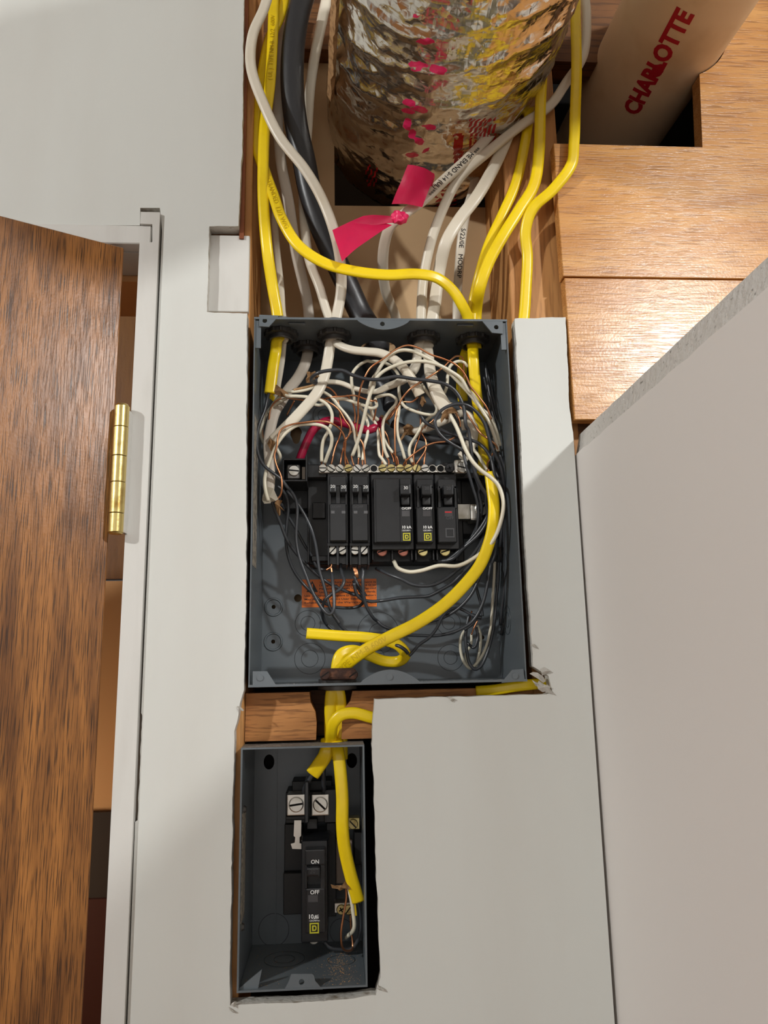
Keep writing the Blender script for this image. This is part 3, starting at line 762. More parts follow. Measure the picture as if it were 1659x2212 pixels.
def single(x0, x1, xh, label, printed, win, mk):
    t = thing('single_pole_breaker', label, 'circuit breaker', group='single breakers in the large box')
    bm = bmesh.new(); pbox(bm, x0, 1023, x1, 1187, YS, .085, .0008); bm_obj('body', bm, M['black'], t)
    n0, n1 = x0+5, x1-3.5
    bm = bmesh.new(); pbox(bm, n0, 1034, n1, 1056, YN, YS+.001, .0008); pbox(bm, n0, 1094, n1, 1172, YN, YS+.001, .0008); pbox(bm, n0, 1050, n0+6, 1098, YN, YS+.001, .0003); pbox(bm, n1-5, 1050, n1, 1098, YN, YS+.001, .0003)
    bm_obj('nose', bm, M['black'], t)
    pole_parts(t, x0, x1, xh, '20', printed, False, win, y_top=1024)
    terminals(t, ((x0+x1)/2-4,), x0, x1, mk); return t
single(895, 940, 922, 'single black breaker with an embossed 20 and printed yellow mark, right of the wide one', True, M['window'], 'brass_screw')
t = single(941, 990, 969, 'last black breaker on the right with a red trip flag showing', False, M['window'], 'brass_screw')
bm = bmesh.new(); A, B = W(961, 1105, YN-.0004), W(976, 1107.5, YN-.0004); bbox(bm, (A.x, A.y, B.z), (B.x, A.y-.0001, A.z)); bm_obj('trip_flag', bm, M['redflag'], t)


# ================================================================= SMALL DISCONNECT BOX
X0, X1 = W(516, 1876).x, W(790.5, 1876).x; ZT, ZB = W(650, 1612).z, W(650, 2138).z; LD = .092
small_box = thing('disconnect_box', 'small grey steel box with a single breaker, below the large box', 'electrical panel')
def sb(name, a, b, bev=.0003, m=None): return boxobj(name, a, b, m or M['enamel'], small_box, bev)
LY = .034; LC = W(719, 1603, LY).x
ln = [circ(LC, LY, .0125)]
tp = bm_obj('top_panel', plate([(X0, 0), (X1, 0), (X1, LD), (X0, LD)], ln, 'z', ZT-ST, ZT), M['dust'], small_box)
sb('side_panel', (X0, 0, ZB), (X0+ST, LD, ZT-ST)); sb('side_panel', (X1-ST, 0, ZB), (X1, LD, ZT-ST))
sb('bottom_panel', (X0+ST, 0, ZB), (X1-ST, LD, ZB+ST))
bh = [[(W(px_, py_, LD).x+.0048*math.cos(a), W(px_, py_, LD).z+.0065*math.sin(a)) for a in [i*math.pi/10 for i in range(20)]] for px_, py_ in ((581, 1646), (760, 1643))]
bm_obj('back_panel', plate([(X0, ZT), (X1, ZT), (X1, ZB), (X0, ZB)], bh, 'y', LD, LD+ST), M['enamel'], small_box)
# rolled front rim
rim = [(X0, ZT), (X1, ZT), (X1, ZB), (X0, ZB)]
rim2 = [(X0+.0014, ZT-.0014), (X1-.0014, ZT-.0014), (X1-.0014, ZB+.0014), (X0+.0014, ZB+.0014)]
bm_obj('front_rim', plate(rim, [rim2], 'y', -.0006, .0009), M['enamel'], small_box)
q = [(J0, J1) for J0, J1 in ((470, 1952), (505, 1885), (520, 1838), (530, 1832), (680, 1832), (692, 1840), (703, 1885), (760, 1950))]
tab([(480+a/3.5, 1580+b_/3.5) for a, b_ in q], 'center_tab', parent=small_box, hole=(480+600/3.5, 1580+1893/3.5, .0020))
tab([(480+a/3.5, 1580+b_/3.5) for a, b_ in ((115, 1952), (300, 1800), (270, 1950))], 'corner_tab', parent=small_box, y=.003)
for (u, v, R1) in ((470, 1720, .0165), (470, 1720, .0085), (900, 1730, .011)):
    c = Wz(480+u/3.5, 1580+v/3.5, ZB+ST+.0001); ring('knockout', c, R1, .00022, small_box, 'z')
for (u, v, R1) in ((390, 1500, .013), (900, 1510, .010)):
    ring('knockout', W(480+u/3.5, 1580+v/3.5, LD-.0001), R1, .00022, small_box)
bm = bmesh.new(); bbox(bm, (X0+.0205, LD-.0012, ZB+ST), (X0+.0215, LD, ZT-ST)); bm_obj('back_step', bm, M['enamel'], small_box)
# label plate riveted to the left wall
lp = [(.004, W(528, 1751, .018).z), (.028, W(536, 1755, .018).z)]
sl = sb('side_label', (X0+ST, .006, W(528, 1985, .018).z), (X0+ST+.0004, .027, W(528, 1752, .018).z), 0, M['silverlabel'])
for yy in (1745, 1993):
    P = Wx(529 if yy < 1800 else 526, yy, X0+ST); 
    bm = bmesh.new(); cyl(bm, (X0+ST, .016, P.z), (X0+ST+.0018, .016, P.z), .0031, .0022, 16); bm_obj('side_screw', bm, M['lock'], small_box)
# sawdust and grit on the floor
bm = bmesh.new()
for i in range(420):
    g = i < 250; x = (random.gauss(W(735, 2090, .03).x, .006) if g else random.uniform(X0+.004, X1-.004)); y = random.gauss(.035, .018) if g else random.uniform(.004, .085)
    x = min(max(x, X0+.003), X1-.003); y = min(max(y, .003), .088); s_ = random.uniform(.0002, .0005 if g else .0004)
    bbox(bm, (x, y, ZB+ST), (x+s_, y+s_, ZB+ST+s_*.5))
bm_obj('sawdust', bm, mat('sawdust', S(196, 150, 95), .9), small_box, kind='stuff')

Jp = lambda u, v: (480+u/3.5, 1580+v/3.5)
def jb(bm, u0, v0, u1, v1, a, b_, bev=.0005, seg=1): return pbox(bm, *Jp(u0, v0), *Jp(u1, v1), a, b_, bev, seg)
base2 = link('lug_base', None, small_box)
bm = bmesh.new()
jb(bm, 470, 700, 610, 1070, .070, LD); jb(bm, 462, 1070, 605, 1385, .062, LD); jb(bm, 528, 372, 830, 470, .066, LD)
jb(bm, 480, 455, 860, 690, .058, LD); jb(bm, 770, 440, 860, 690, .045, .07); jb(bm, 480, 640, 640, 668, .045, .07); jb(bm, 790, 690, 860, 1400, .062, LD)
jb(bm, 1000, 760, 1062, 1010, .066, LD); jb(bm, 640, 660, 720, 740, .05, .07)
bm_obj('base_moulding', bm, M['black_matte'], base2)
bm = bmesh.new(); jb(bm, 622, 378, 656, 695, .030, .062, .0008); bm_obj('barrier', bm, M['black'], base2)
for (u0, u1, a) in ((490, 628, .12), (675, 808, -.75)):
    bm = bmesh.new(); jb(bm, u0, 478, u1, 636, .044, .064, .0008, 2); l = bm_obj('lug', bm, M['alu'], base2)
    screw(l, W(*Jp((u0+u1)/2, 553), .0436), .0062, M['steel'], 'lug_screw', ang=a, h=.0008)
pts = [(545, 672), (598, 672), (596, 790), (585, 800), (585, 845), (602, 850), (600, 890), (530, 888), (518, 850), (548, 842), (552, 800), (540, 790)]
bm_obj('bus_stab', plate([(W(*Jp(a, b_), .056).x, W(*Jp(a, b_), .056).z) for a, b_ in pts], [], 'y', .056, .058), M['alu'], base2)
nb = link('neutral_bar', None, small_box)
bm = bmesh.new(); jb(bm, 955, 652, 1040, 742, .052, .064); bm_obj('bar', bm, M['brass_screw'], nb)
screw(nb, W(*Jp(988, 700), .0516), .0042, M['brass_screw'], 'terminal_screw', ang=-.8)
bm = bmesh.new(); jb(bm, 848, 1296, 975, 1372, .052, .064); bm_obj('bar', bm, M['alu'], nb)
screw(nb, W(*Jp(900, 1345), .0516), .0040, M['brass_screw'], 'terminal_screw', ang=.5, cross=True); screw(nb, W(*Jp(955, 1345), .0516), .0040, M['brass_screw'], 'terminal_screw', ang=.9)
bm = bmesh.new(); jb(bm, 858, 820, 985, 1150, .068, .074); bm_obj('insulating_strip', bm, mat('fibre', S(150, 132, 118), .7), nb)

t = thing('single_pole_breaker', 'lone black breaker marked ON and OFF in the small lower box', 'circuit breaker')
ys, yn = .038, .028
bm = bmesh.new(); jb(bm, 597, 822, 800, 1595, ys, .08, .0008)
bm_obj('body', bm, M['black'], t)
bm = bmesh.new(); A = [W(*Jp(u, 822), ys) for u in (600, 808)]; B_ = [W(*Jp(u, 758), .056) for u in (630, 815)]
vs = [bm.verts.new(v) for v in (A[0], A[1], (A[1].x, B_[1].y, B_[1].z), (A[0].x+.001, B_[0].y, B_[0].z), (A[0].x, .075, A[0].z), (A[1].x, .075, A[1].z), (A[1].x, .075, B_[1].z), (A[0].x+.001, .075, B_[0].z))]
for f in ((0, 1, 2, 3), (4, 5, 6, 7), (0, 1, 5, 4), (3, 2, 6, 7), (0, 3, 7, 4), (1, 2, 6, 5)): bm.faces.new([vs[i] for i in f])
bm_obj('sloped_shoulder', bm, M['black'], t)
bm = bmesh.new(); jb(bm, 625, 892, 778, 1015, yn, ys+.001, .0012, 2); jb(bm, 632, 1185, 778, 1530, yn, ys+.001, .0012, 2); jb(bm, 625, 1010, 642, 1190, yn, ys+.001, .0003); jb(bm, 742, 1010, 778, 1190, yn, ys+.001, .0003)
bm_obj('nose', bm, M['black'], t)
bm = bmesh.new(); jb(bm, 637, 1030, 740, 1100, yn-.006, ys, .0015, 2); h = bm_obj('handle', bm, M['black'], t)
text_front('20', *Jp(683, 1060), yn-.0062, .0046, M['greyprint'], h)
text_front('ON', *Jp(702, 987), yn-.0001, .0042, M['whiteprint'], t, bold=.00005)
text_front('OFF', *Jp(700, 1217), yn-.0001, .0042, M['whiteprint'], t, bold=.00005)
recess_win(t, *Jp(648, 1237), *Jp(725, 1290), yn, M['window'])
text_front('10,', *Jp(675, 1402), yn-.0001, .0044, M['whiteprint'], t, bold=.00008)
text_front('AIC', *Jp(714, 1396), yn-.0001, .0021, M['whiteprint'], t, bold=.00005)
text_front('000', *Jp(714, 1409), yn-.0001, .0021, M['whiteprint'], t, bold=.00005)
text_front('120/240Vac', *Jp(697, 1431), yn-.0001, .0018, M['whiteprint'], t)
sqd(*Jp(696, 1487), yn-.0001, .0073, t)
bm = bmesh.new(); jb(bm, 600, 1530, 660, 1605, ys+.002, .07); jb(bm, 725, 1530, 790, 1590, ys+.002, .07); bm_obj('terminal_shroud', bm, M['black'], t)
screw(t, W(*Jp(692, 1562), ys+.004), .0046, M['steel'], 'terminal_screw', ang=.1)

# ================================================================= DUCT AND PIPE
VD = -ray(650, 1434); VD.normalize()
def on_axis(P, y):  # point of the axis through P at depth y
    return P+VD*((y-P.y)/VD.y)
C0 = W(915, 258, .112); RD = W(1113, 258, .112).x-C0.x
nU, nV = 300, 190; Y0, Y1 = .135, -.42
ex = Vector((1, 0, 0)); ex = (ex-VD*ex.dot(VD)).normalized(); ez = ex.cross(VD).normalized()
if ez.z < 0: ez = -ez
V = []; pinkv = []; redv = []
def inblob(p, B):
    for (x, y, rx, ry, a) in B:
        dx, dy = p[0]-x, p[1]-y; ca, sa = math.cos(a), math.sin(a); u = (dx*ca+dy*sa)/rx; v = (-dx*sa+dy*ca)/ry
        if u*u+v*v < 1: return 1-(u*u+v*v)
    return 0
PB = [(918, 90, 22, 7, .1), (915, 92, 12, 6, 0), (900, 34, 14, 4, 0), (905, 140, 28, 8, .1), (945, 150, 26, 9, .35), (885, 222, 18, 9, .3), (905, 235, 24, 9, .3), (880, 240, 18, 6, .2), (880, 268, 12, 16, 0), (890, 290, 10, 14, .4), (905, 305, 14, 8, .5), (930, 275, 26, 5, .2), (890, 335, 18, 6, .0), (920, 325, 14, 4, -.6), (900, 150, 12, 6, 0)]
grey_f = lambda p: 0
for i in range(nV+1):
    y = Y0+(Y1-Y0)*i/nV; c = on_axis(C0, y)
    for j in range(nU):
        a = 2*math.pi*j/nU; d = ex*math.cos(a)+ez*math.sin(a)
        q = Vector((math.cos(a)*RD, y, math.sin(a)*RD))
        n1 = noise.noise(q*9)
        q2 = Vector((q.x*30+q.y*14, q.y*34, q.z*30+q.y*8))
        w1 = abs(noise.noise(q2)); w2 = abs(noise.noise(q*60+Vector((3, 3, 3)))); w3 = abs(noise.noise(q*130))
        r = RD+n1*.005+.0040*(1-w1*2.4)*.55+.0011*(1-w2*2)+.0005*(1-w3*2)
        # the jacket sags into slanting wraps
        ph = (y*70+a*1.1)+noise.noise(q*10)*2.2
        r += .0016*(1-abs(math.sin(ph)))**2*1.6
        V.append(c+d*r)
Fc = [(i*nU+j, i*nU+(j+1) % nU, (i+1)*nU+(j+1) % nU, (i+1)*nU+j) for i in range(nV) for j in range(nU)]
me = bpy.data.meshes.new('foil_jacket'); me.from_pydata(V, [], Fc); me.polygons.foreach_set('use_smooth', [True]*len(me.polygons))
ca = me.color_attributes.new('ink', 'FLOAT_COLOR', 'POINT')
stripes = []
for k, v in enumerate(V):
    p = PX(v); pk = inblob(p, PB)
    rd = 0
    if 940 < p[0] < 1075 and 225 < p[1] < 470:
        # rows of printed red bars following the axis
        t_ = p[0]*.72+p[1]*.69
        if (1010 < p[0] < 1070 and 255 < p[1] < 320 and int(p[0]/5) % 2) or (980 < p[0] < 1000 and 290 < p[1] < 350) or (940 < p[0] < 985 and 395 < p[1] < 445 and int((p[1]+p[0]*.3)/5) % 2): rd = 1
    if 790 < p[0] < 815 and 355 < p[1] < 402 and int((p[0]+p[1]*.5)/5) % 2: rd = .7
    ca.data[k].color = (pk, rd, 0, 1)
fm = bpy.data.materials.new('aluminium_foil'); fm.use_nodes = True; nt = fm.node_tree; b = nt.nodes['Principled BSDF']
b.inputs['Metallic'].default_value = 1; b.inputs['Roughness'].default_value = .21; b.inputs['Base Color'].default_value = S(222, 218, 210)
at = nt.nodes.new('ShaderNodeAttribute'); at.attribute_name = 'ink'; tc = nt.nodes.new('ShaderNodeTexCoord')
sp = nt.nodes.new('ShaderNodeSeparateColor'); nt.links.new(at.outputs['Color'], sp.inputs[0])
nz = nt.nodes.new('ShaderNodeTexNoise'); nz.inputs['Scale'].default_value = 130; nz.inputs['Detail'].default_value = 4; nt.links.new(tc.outputs['Object'], nz.inputs['Vector'])
def math_n(op, a=None, b_=None, c=None, clamp=False):
    n = nt.nodes.new('ShaderNodeMath'); n.operation = op; n.use_clamp = clamp
    for i, x in enumerate((a, b_, c)):
        if x is None: continue
        if isinstance(x, (int, float)): n.inputs[i].default_value = x
        else: nt.links.new(x, n.inputs[i])
    return n.outputs[0]
pk = math_n('MULTIPLY', math_n('SUBTRACT', math_n('ADD', sp.outputs[0], nz.outputs[0]), .72), 9, clamp=True)
pk = math_n('MULTIPLY', pk, math_n('GREATER_THAN', sp.outputs[0], .02))
mx = nt.nodes.new('ShaderNodeMix'); mx.data_type = 'RGBA'; mx.inputs['A'].default_value = S(224, 220, 212); mx.inputs['B'].default_value = S(238, 50, 110); nt.links.new(pk, mx.inputs['Factor'])
mx2 = nt.nodes.new('ShaderNodeMix'); mx2.data_type = 'RGBA'; mx2.inputs['B'].default_value = S(170, 30, 30)
rdn = math_n('MULTIPLY', math_n('GREATER_THAN', sp.outputs[1], .4), math_n('GREATER_THAN', nz.outputs[0], .42))
nt.links.new(rdn, mx2.inputs['Factor']); nt.links.new(mx.outputs['Result'], mx2.inputs['A']); nt.links.new(mx2.outputs['Result'], b.inputs['Base Color'])
nt.links.new(math_n('SUBTRACT', 1, math_n('MAXIMUM', pk, rdn), clamp=True), b.inputs['Metallic'])
v1 = nt.nodes.new('ShaderNodeTexVoronoi'); v1.inputs['Scale'].default_value = 42; v1.feature = 'F1'; v1.distance = 'MANHATTAN'
v2 = nt.nodes.new('ShaderNodeTexVoronoi'); v2.inputs['Scale'].default_value = 120; v2.feature = 'F1'; v2.distance = 'MANHATTAN'
nt.links.new(tc.outputs['Object'], v1.inputs['Vector']); nt.links.new(tc.outputs['Object'], v2.inputs['Vector'])
hh = math_n('ADD', math_n('MULTIPLY', v1.outputs['Distance'], 1.2), math_n('MULTIPLY', v2.outputs['Distance'], .5))
bp = nt.nodes.new('ShaderNodeBump'); bp.inputs['Distance'].default_value = .0009; nt.links.new(hh, bp.inputs['Height']); nt.links.new(bp.outputs[0], b.inputs['Normal'])
me.materials.append(fm)
duct = thing('insulated_duct', 'fat duct wrapped in crinkled silver foil with pink paint marks, above the large box', 'duct')
link('foil_jacket', me, duct)
# torn lengthwise seam: kraft edge and curled foil lip down the left
def duct_pt(y, a, dr=0):
    c = on_axis(C0, y); return c+(ex*math.cos(a)+ez*math.sin(a))*(RD+dr)
bm = bmesh.new(); rows = []
a0 = R_(196)
for i in range(70):
    y = .05-i*.0065; jn = noise.noise(Vector((y*40, 0, 1)))*.05; jm = noise.noise(Vector((y*60, 7, 1)))*.06
    rows.append([bm.verts.new(duct_pt(y, a0-.07+jn, .006)), bm.verts.new(duct_pt(y, a0-.02, .010+.003*jn*10)), bm.verts.new(duct_pt(y, a0+.06+jm, .0085)), bm.verts.new(duct_pt(y, a0+.03, .004))])
for a, b_ in zip(rows, rows[1:]):
    for i in range(4): bm.faces.new((a[i], a[(i+1) % 4], b_[(i+1) % 4], b_[i]))
bm_obj('torn_seam', bm, M['kraft'], duct, smooth=True)
# end ring inside the chase
bm = bmesh.new()
# white pvc pipe
PC = W(1423, 106, .03); PR = .0572
pipe = thing('drain_pipe', 'cream plastic drain pipe with red stamped lettering, top right', 'pipe')
pe0, pe1 = on_axis(PC, .28), on_axis(PC, -.50)
bm = bmesh.new(); cyl(bm, pe0, pe1, PR, n=96); pv = bm_obj('pipe_wall', bm, M['pvc'], pipe, smooth=True)
px_x = (ex-VD*ex.dot(VD)).normalized()
def pipe_pt(y, a, dr=.0): return on_axis(PC, y)+(ex*math.cos(a)+ez*math.sin(a))*(PR+dr)
# angle of the line that faces the camera along the stamp
def find(pxx, pyy):
    bst = None
    for iy in range(0, 160):
        y = .12-iy*.0025
        for ia in range(200, 340, 2):
            p = PX(pipe_pt(y, R_(ia))); e = (p[0]-pxx)**2+(p[1]-pyy)**2
            n_ = (ex*math.cos(R_(ia))+ez*math.sin(R_(ia)))
            if n_.dot(CAM-pipe_pt(y, R_(ia))) < 0: continue
            if bst is None or e < bst[0]: bst = (e, y, R_(ia))
    return bst
fa = find(1362, 244); fb = find(1484, 24)
me = text_mesh('CHARLOTTE', .020, .00008, .0009); xs = [v.co.x for v in me.vertices]; mn, mxx = min(xs), max(xs)
bmx = bmesh.new(); bmx.from_mesh(me)
for k in range(-9, 10):
    bmesh.ops.bisect_plane(bmx, geom=bmx.verts[:]+bmx.edges[:]+bmx.faces[:], plane_co=(0, k*.0011, 0), plane_no=(0, 1, 0))
for v in bmx.verts:
    t_ = (v.co.x-mn)/(mxx-mn); y = fa[1]+(fb[1]-fa[1])*t_; a = fa[2]+(fb[2]-fa[2])*t_
    v.co = pipe_pt(y, a-v.co.y*.0235/.020/PR, .00035+v.co.z)
bmx.to_mesh(me); bmx.free(); me.materials.append(M['redprint']); link('stamped_lettering', me, pipe)
bm = bmesh.new(); n = 26; cc = (fa[1]+(fb[1]-fa[1])*.47, fa[2]+(fb[2]-fa[2])*.47)
ct = bm.verts.new(pipe_pt(cc[0], cc[1]+.05, .0003)); rg = []
for i in range(n):
    a = 2*math.pi*i/n; rr = 1+.35*noise.noise(Vector((math.cos(a)*2, math.sin(a)*2, 4)))
    rg.append(bm.verts.new(pipe_pt(cc[0]+.0085*rr*math.cos(a), cc[1]+.05+.10*rr*math.sin(a), .0003)))
for i in range(n): bm.faces.new((ct, rg[i], rg[(i+1) % n]))
bm_obj('ink_smear', bm, M['redprint'], pipe)

# ================================================================= CABLES IN THE OPEN CAVITY
def cable(label, name='cable', group=None):
    return thing(name, label, 'cable', group=group or 'cables in the two boxes and the wall cavity')
def V_(c, dx=0, dy=0, dz=0): return Vector((c.x+dx, c.y+dy, c.z+dz))
D0, D1, D2, D3, D4 = [c.y*1000 for c in CP]
Y = 'yellow'; Wc = 'white_c'
# 1: left yellow cable down into the first locknut, stripped inside
c1 = cable('yellow cable down the far left of the cavity into the top left locknut')
o = nm(Y, 10.5, 5, 'G', (190, -60, 20), (188, 60, 18), (183, 200, 18), (172, 380, 15), (150, 560, 12), (143, 700, 10), (143, 900, 10), (160, 1120, 14), (185, 1290, D0-4), (205, 1405, D0), V_(CP[0], -.002, 0, -.004),
       'A', (350, 370, D0), (330, 520, 34), (300, 700, 33), (275, 900, 32), (255, 1065, 32), parent=c1, groove=.2)
C = catmull(path(*fill_depth(['G', (190, -60, 20), (188, 60, 18), (183, 200, 18), (172, 380, 15), (150, 560, 12), (143, 700, 10), (143, 900, 10), (160, 1120, 14), (185, 1290, D0-4), (205, 1405, D0)])), 8)
text_along(C, '( UL )  TYPE NM-B  12/2  600V', .006, .115, .0024, mat('yellow_emboss', S(205, 172, 12), .4), c1, flip=-1)
bm = bmesh.new()
fl = [W(540+u/5.925, 670+v/5.925, d) for u, v, d in ((205, 1060, .0305), (300, 1085, .0300), (320, 1120, .034), (300, 1170, .038), (240, 1120, .037))]
bm.faces.new([bm.verts.new(v) for v in fl]); bmesh.ops.solidify(bm, geom=bm.faces[:], thickness=.0006); bm_obj('sheath_flap', bm, M[Y], c1)
wire('blackw', 1.45, 'A', (250, 1040, 33), (225, 1120, 30), 'C', (185, 280, 28), (130, 420, 26), (95, 550, 24), (90, 750, 22), (130, 900, 21), (200, 1000, 21), (300, 1080, 22), (400, 1160, 24), (480, 1260, 27),
     'E', (520, 60, 32), (580, 160, 36), (605, 280, 38), (600, 450, 38), (590, 650, 38), (612, 830, 38), (655, 980, 38), (720, 1150, 38), (790, 1330, 38), (880, 1500, 38), (960, 1610, 38), (1020, 1640, 38), (1065, 1600, 38), (1078, 1450, 40), (1060, 1250, 43), (1050, 1110, 48), parent=c1)
wire('white_w', 1.6, 'A', (300, 1000, 34), (360, 1040, 33), 'C', (470, 90, 31), (600, 95), (800, 115, 28), (930, 160), (1010, 230, 30), (1050, 330), (1040, 450, 33), (990, 560), (940, 660, 38), (920, 780), (918, 930, 46), parent=c1)
wire('copper', .8, 'C', (400, 120, 34), (330, 160, 36), (270, 240), (243, 400, 42), (247, 550), (250, 640, 48), (225, 690), (195, 650, 50), (165, 600), (160, 480, 50), parent=c1)
kp = cable  # paper wisps are parts of their cable
def paper(parent, pts, crop, dep, m='kraft', name='paper_wrap', th=.0004):
    cr = CR[crop]; bm = bmesh.new(); vs = []
    for k, (u, v) in enumerate(pts):
        P = W(cr[0]+u/cr[2], cr[1]+v/cr[2], dep*.001+.0018*math.sin(k*2.3)); vs.append(bm.verts.new(P))
    cP = sum((v.co for v in vs), Vector())/len(vs); cv = bm.verts.new(cP+Vector((0, -.0022, 0)))
    for i in range(len(vs)): bm.faces.new((cv, vs[i], vs[(i+1) % len(vs)]))
    bmesh.ops.solidify(bm, geom=bm.faces[:], thickness=th)
    return bm_obj(name, bm, M[m], parent)
paper(c1, [(315, 930), (340, 950), (400, 1000), (490, 1060), (500, 1085), (450, 1115), (400, 1110), (330, 1080), (305, 1040)], 'A', 31)
# white cable sharing the first locknut
c1b = cable('thin white cable half hidden behind the yellow one in the top left locknut')
nm(Wc, 6.5, 4.5, 'G', (212, 900, 50), (195, 960, 55), (200, 1080, 50), (222, 1300, D0+6), (228, 1400, D0+4), V_(CP[0], .004, .003, -.004), 'A', (432, 400, D0+6), (410, 600, 44), (380, 800, 48), (350, 980, 52), 'C', (330, 260, 60), (300, 420, 66), (285, 560, 70), parent=c1b)
# 2: second locknut, grey white cable sweeping down to the left edge
c2 = cable('aged white cable through the lower second locknut, ending low at the left')
nm('grey_c', 10.5, 5.5, 'G', (235, 120, 45), (208, 450, 42), (218, 700, 38), (255, 900, 36), (290, 1130, 44), (345, 1390, D1), V_(CP[1], 0, 0, -.004),
   'A', (740, 540, D1), (700, 700, 50), (610, 870, 52), (500, 1010, 52), 'C', (400, 160, 50), (320, 300, 46), (270, 480, 42), (235, 680, 38), (240, 880, 34), (262, 1080, 32), (255, 1280, 30), 'E', (215, 200, 30), parent=c2, taper=lambda t: 1-.3*max(0, (t-.6)/.4))
paper(c2, [(160, 130), (200, 0), (300, 30), (340, 120), (365, 165), (330, 190), (270, 205), (265, 220), (180, 225), (155, 180)], 'E', 27, 'white_c', 'sheath_flap')
paper(c2, [(330, 170), (385, 180), (415, 185), (400, 215), (380, 240), (440, 320), (395, 290), (390, 370), (370, 385), (345, 330), (315, 220)], 'E', 30)
wire('white_w', 1.6, 'E', (235, 190, 26), (200, 60, 24), 'C', (190, 1150, 24), (215, 1030), (270, 880, 24), (330, 740), (400, 630, 24), (480, 545), (600, 470, 25), (760, 452), (900, 465, 26), (990, 510), (1042, 600, 31), (1040, 720), (1000, 830, 40), (960, 945, 46), parent=c2)
wire('copper', .85, 'E', (330, 185, 29), (390, 120, 27), (410, 20, 24), 'C', (400, 1130, 23), (340, 980, 22), (315, 850), (345, 740, 21), (358, 620), (400, 520, 21), (520, 460), (700, 430, 22), (880, 412), (1020, 432, 26), (1120, 490), (1190, 570, 34), (1222, 680), (1215, 800, 42), (1222, 980, 47), parent=c2)
wire('blackw', 1.45, 'E', (285, 200, 31), (320, 310, 36), (380, 450), (470, 680, 45), (560, 820), (680, 960, 55), (830, 1110), (960, 1210, 62), (1060, 1270), (1190, 1330, 62), (1300, 1375), (1400, 1405, 58), (1460, 1440), (1430, 1510, 66), (1360, 1550), (1230, 1560, 72), (1090, 1550), parent=c2)
wire('blackw', 1.4, 'E', (400, 230, 40), (450, 330, 50), (560, 500), (700, 760, 60), (790, 900), (850, 1030, 56), (920, 1065), (975, 1068, 52), parent=c2)
# 3a: left sheath of the third locknut
c3 = cable('white cable bowing left across the cavity, then straight down-left from the third locknut')
nm(Wc, 10, 5, 'G', (170, -40, 0), (145, 40, 0), (95, 160, -4), (88, 300, -4), (150, 480, -4), (220, 620), (330, 760, 0), (400, 880), (455, 1020, 6), (485, 1150), (492, 1290, D2-4), (475, 1400, D2), V_(CP[2], -.002, -.002, -.004),
   'A', (1035, 400, D2), (1000, 620, 33), (960, 820, 30), (890, 1000, 28), (820, 1110, 27), 'C', (700, 240, 27), (560, 390, 27), (420, 530, 29), (290, 660, 32), parent=c3, groove=.25)
paper(c3, [(250, 640), (285, 625), (330, 700), (300, 760), (270, 800), (245, 750), (220, 700)], 'C', 30)
wire('white_w', 1.6, 'C', (300, 650, 33), (240, 700, 40), (170, 690, 48), (140, 560, 50), (190, 380), (260, 250, 46), (350, 180), (470, 120, 42), parent=c3)
wire('white_w', 1.6, 'C', (300, 640, 36), (340, 760, 36), (385, 860, 38), (375, 990, 44), (340, 960, 48), parent=c3)
wire('blackw', 1.4, 'E', (350, 0, 36), (420, 60, 38), (480, 180, 42), (490, 300), (470, 480, 48), (460, 700), (490, 900, 54), (560, 1080), (680, 1250, 60), (800, 1370), (900, 1470, 60), (960, 1500), (1000, 1520, 62), parent=c3)
wire('blackw', 1.4, 'E', (470, 60, 44), (590, 200, 44), (700, 370), (790, 560, 44), (840, 740), (865, 900, 46), (890, 1080), (940, 1250, 46), (980, 1400), (1020, 1540, 46), (1070, 1650), (1150, 1760, 48), parent=c3)
# 3b: right sheath of the third locknut, long sweep to the right
c3b = cable('white cable sweeping right from the third locknut to a cut end with a black wire')
nm(Wc, 9, 6.5, 'G', (430, -20, 60), (400, 120, 60), (372, 260, 58), (352, 400, 58), (343, 540, 58), (332, 700, 60), (322, 890, 56), (330, 1040, 46), (350, 1170, 34), (395, 1290, D2), (428, 1400, D2+2), V_(CP[2], .003, .002, -.004),
   'A', (1090, 400, D2), (1170, 460, 26), (1320, 510, 22), (1500, 530, 20), (1640, 560, 20), 'B', (100, 440, 20), (230, 490, 20), (330, 560, 20), (410, 650, 20), (480, 750, 21), (530, 840, 22), (575, 930, 24), parent=c3b, taper=lambda t: 1.3-.45*min(1, t*1.8)+.25*max(0, t*3-2))
wire('blackw', 1.6, 'B', (560, 900, 25), (570, 960, 28), 'D', (570, 200, 33), (595, 330, 36), (660, 405), (760, 450, 36), (900, 510), (1100, 570, 32), (1250, 630), (1340, 710, 27), (1400, 820), (1430, 970, 26), (1445, 1100), (1435, 1231, 30), 'I', (1400, 340, 34), (1370, 420, 38), (1310, 510, 42), (1200, 620, 50), (1130, 665, 56), (1050, 655, 62), parent=c3b)
wire('copper', .8, 'D', (560, 90, 27), (480, 150, 32), (380, 152, 36), (330, 190, 38), (290, 330, 38), (283, 550, 40), (290, 750, 44), (303, 885, 48), parent=c3b)
wire('white_w', 1.5, 'B', (590, 800, 28), (660, 900, 32), (730, 1000, 34), (770, 1090), (740, 1150, 34), (640, 1150), (500, 1110, 34), (400, 1060), (350, 980, 36), (330, 850), (340, 740, 38), (290, 640), (200, 570, 36), (80, 540), (0, 540, 34), 'A', (1500, 650, 33), (1380, 720, 33), (1305, 830, 34), (1305, 960, 36), (1325, 1080, 40), (1350, 1200, 46), 'C', (1400, 220, 48), (1440, 270, 50), (1520, 340, 50), (1610, 450, 50), (1640, 560, 50), (1645, 700, 48), (1659, 850, 48), 'D', (130, 800, 47), (185, 880, 47), parent=c3b)
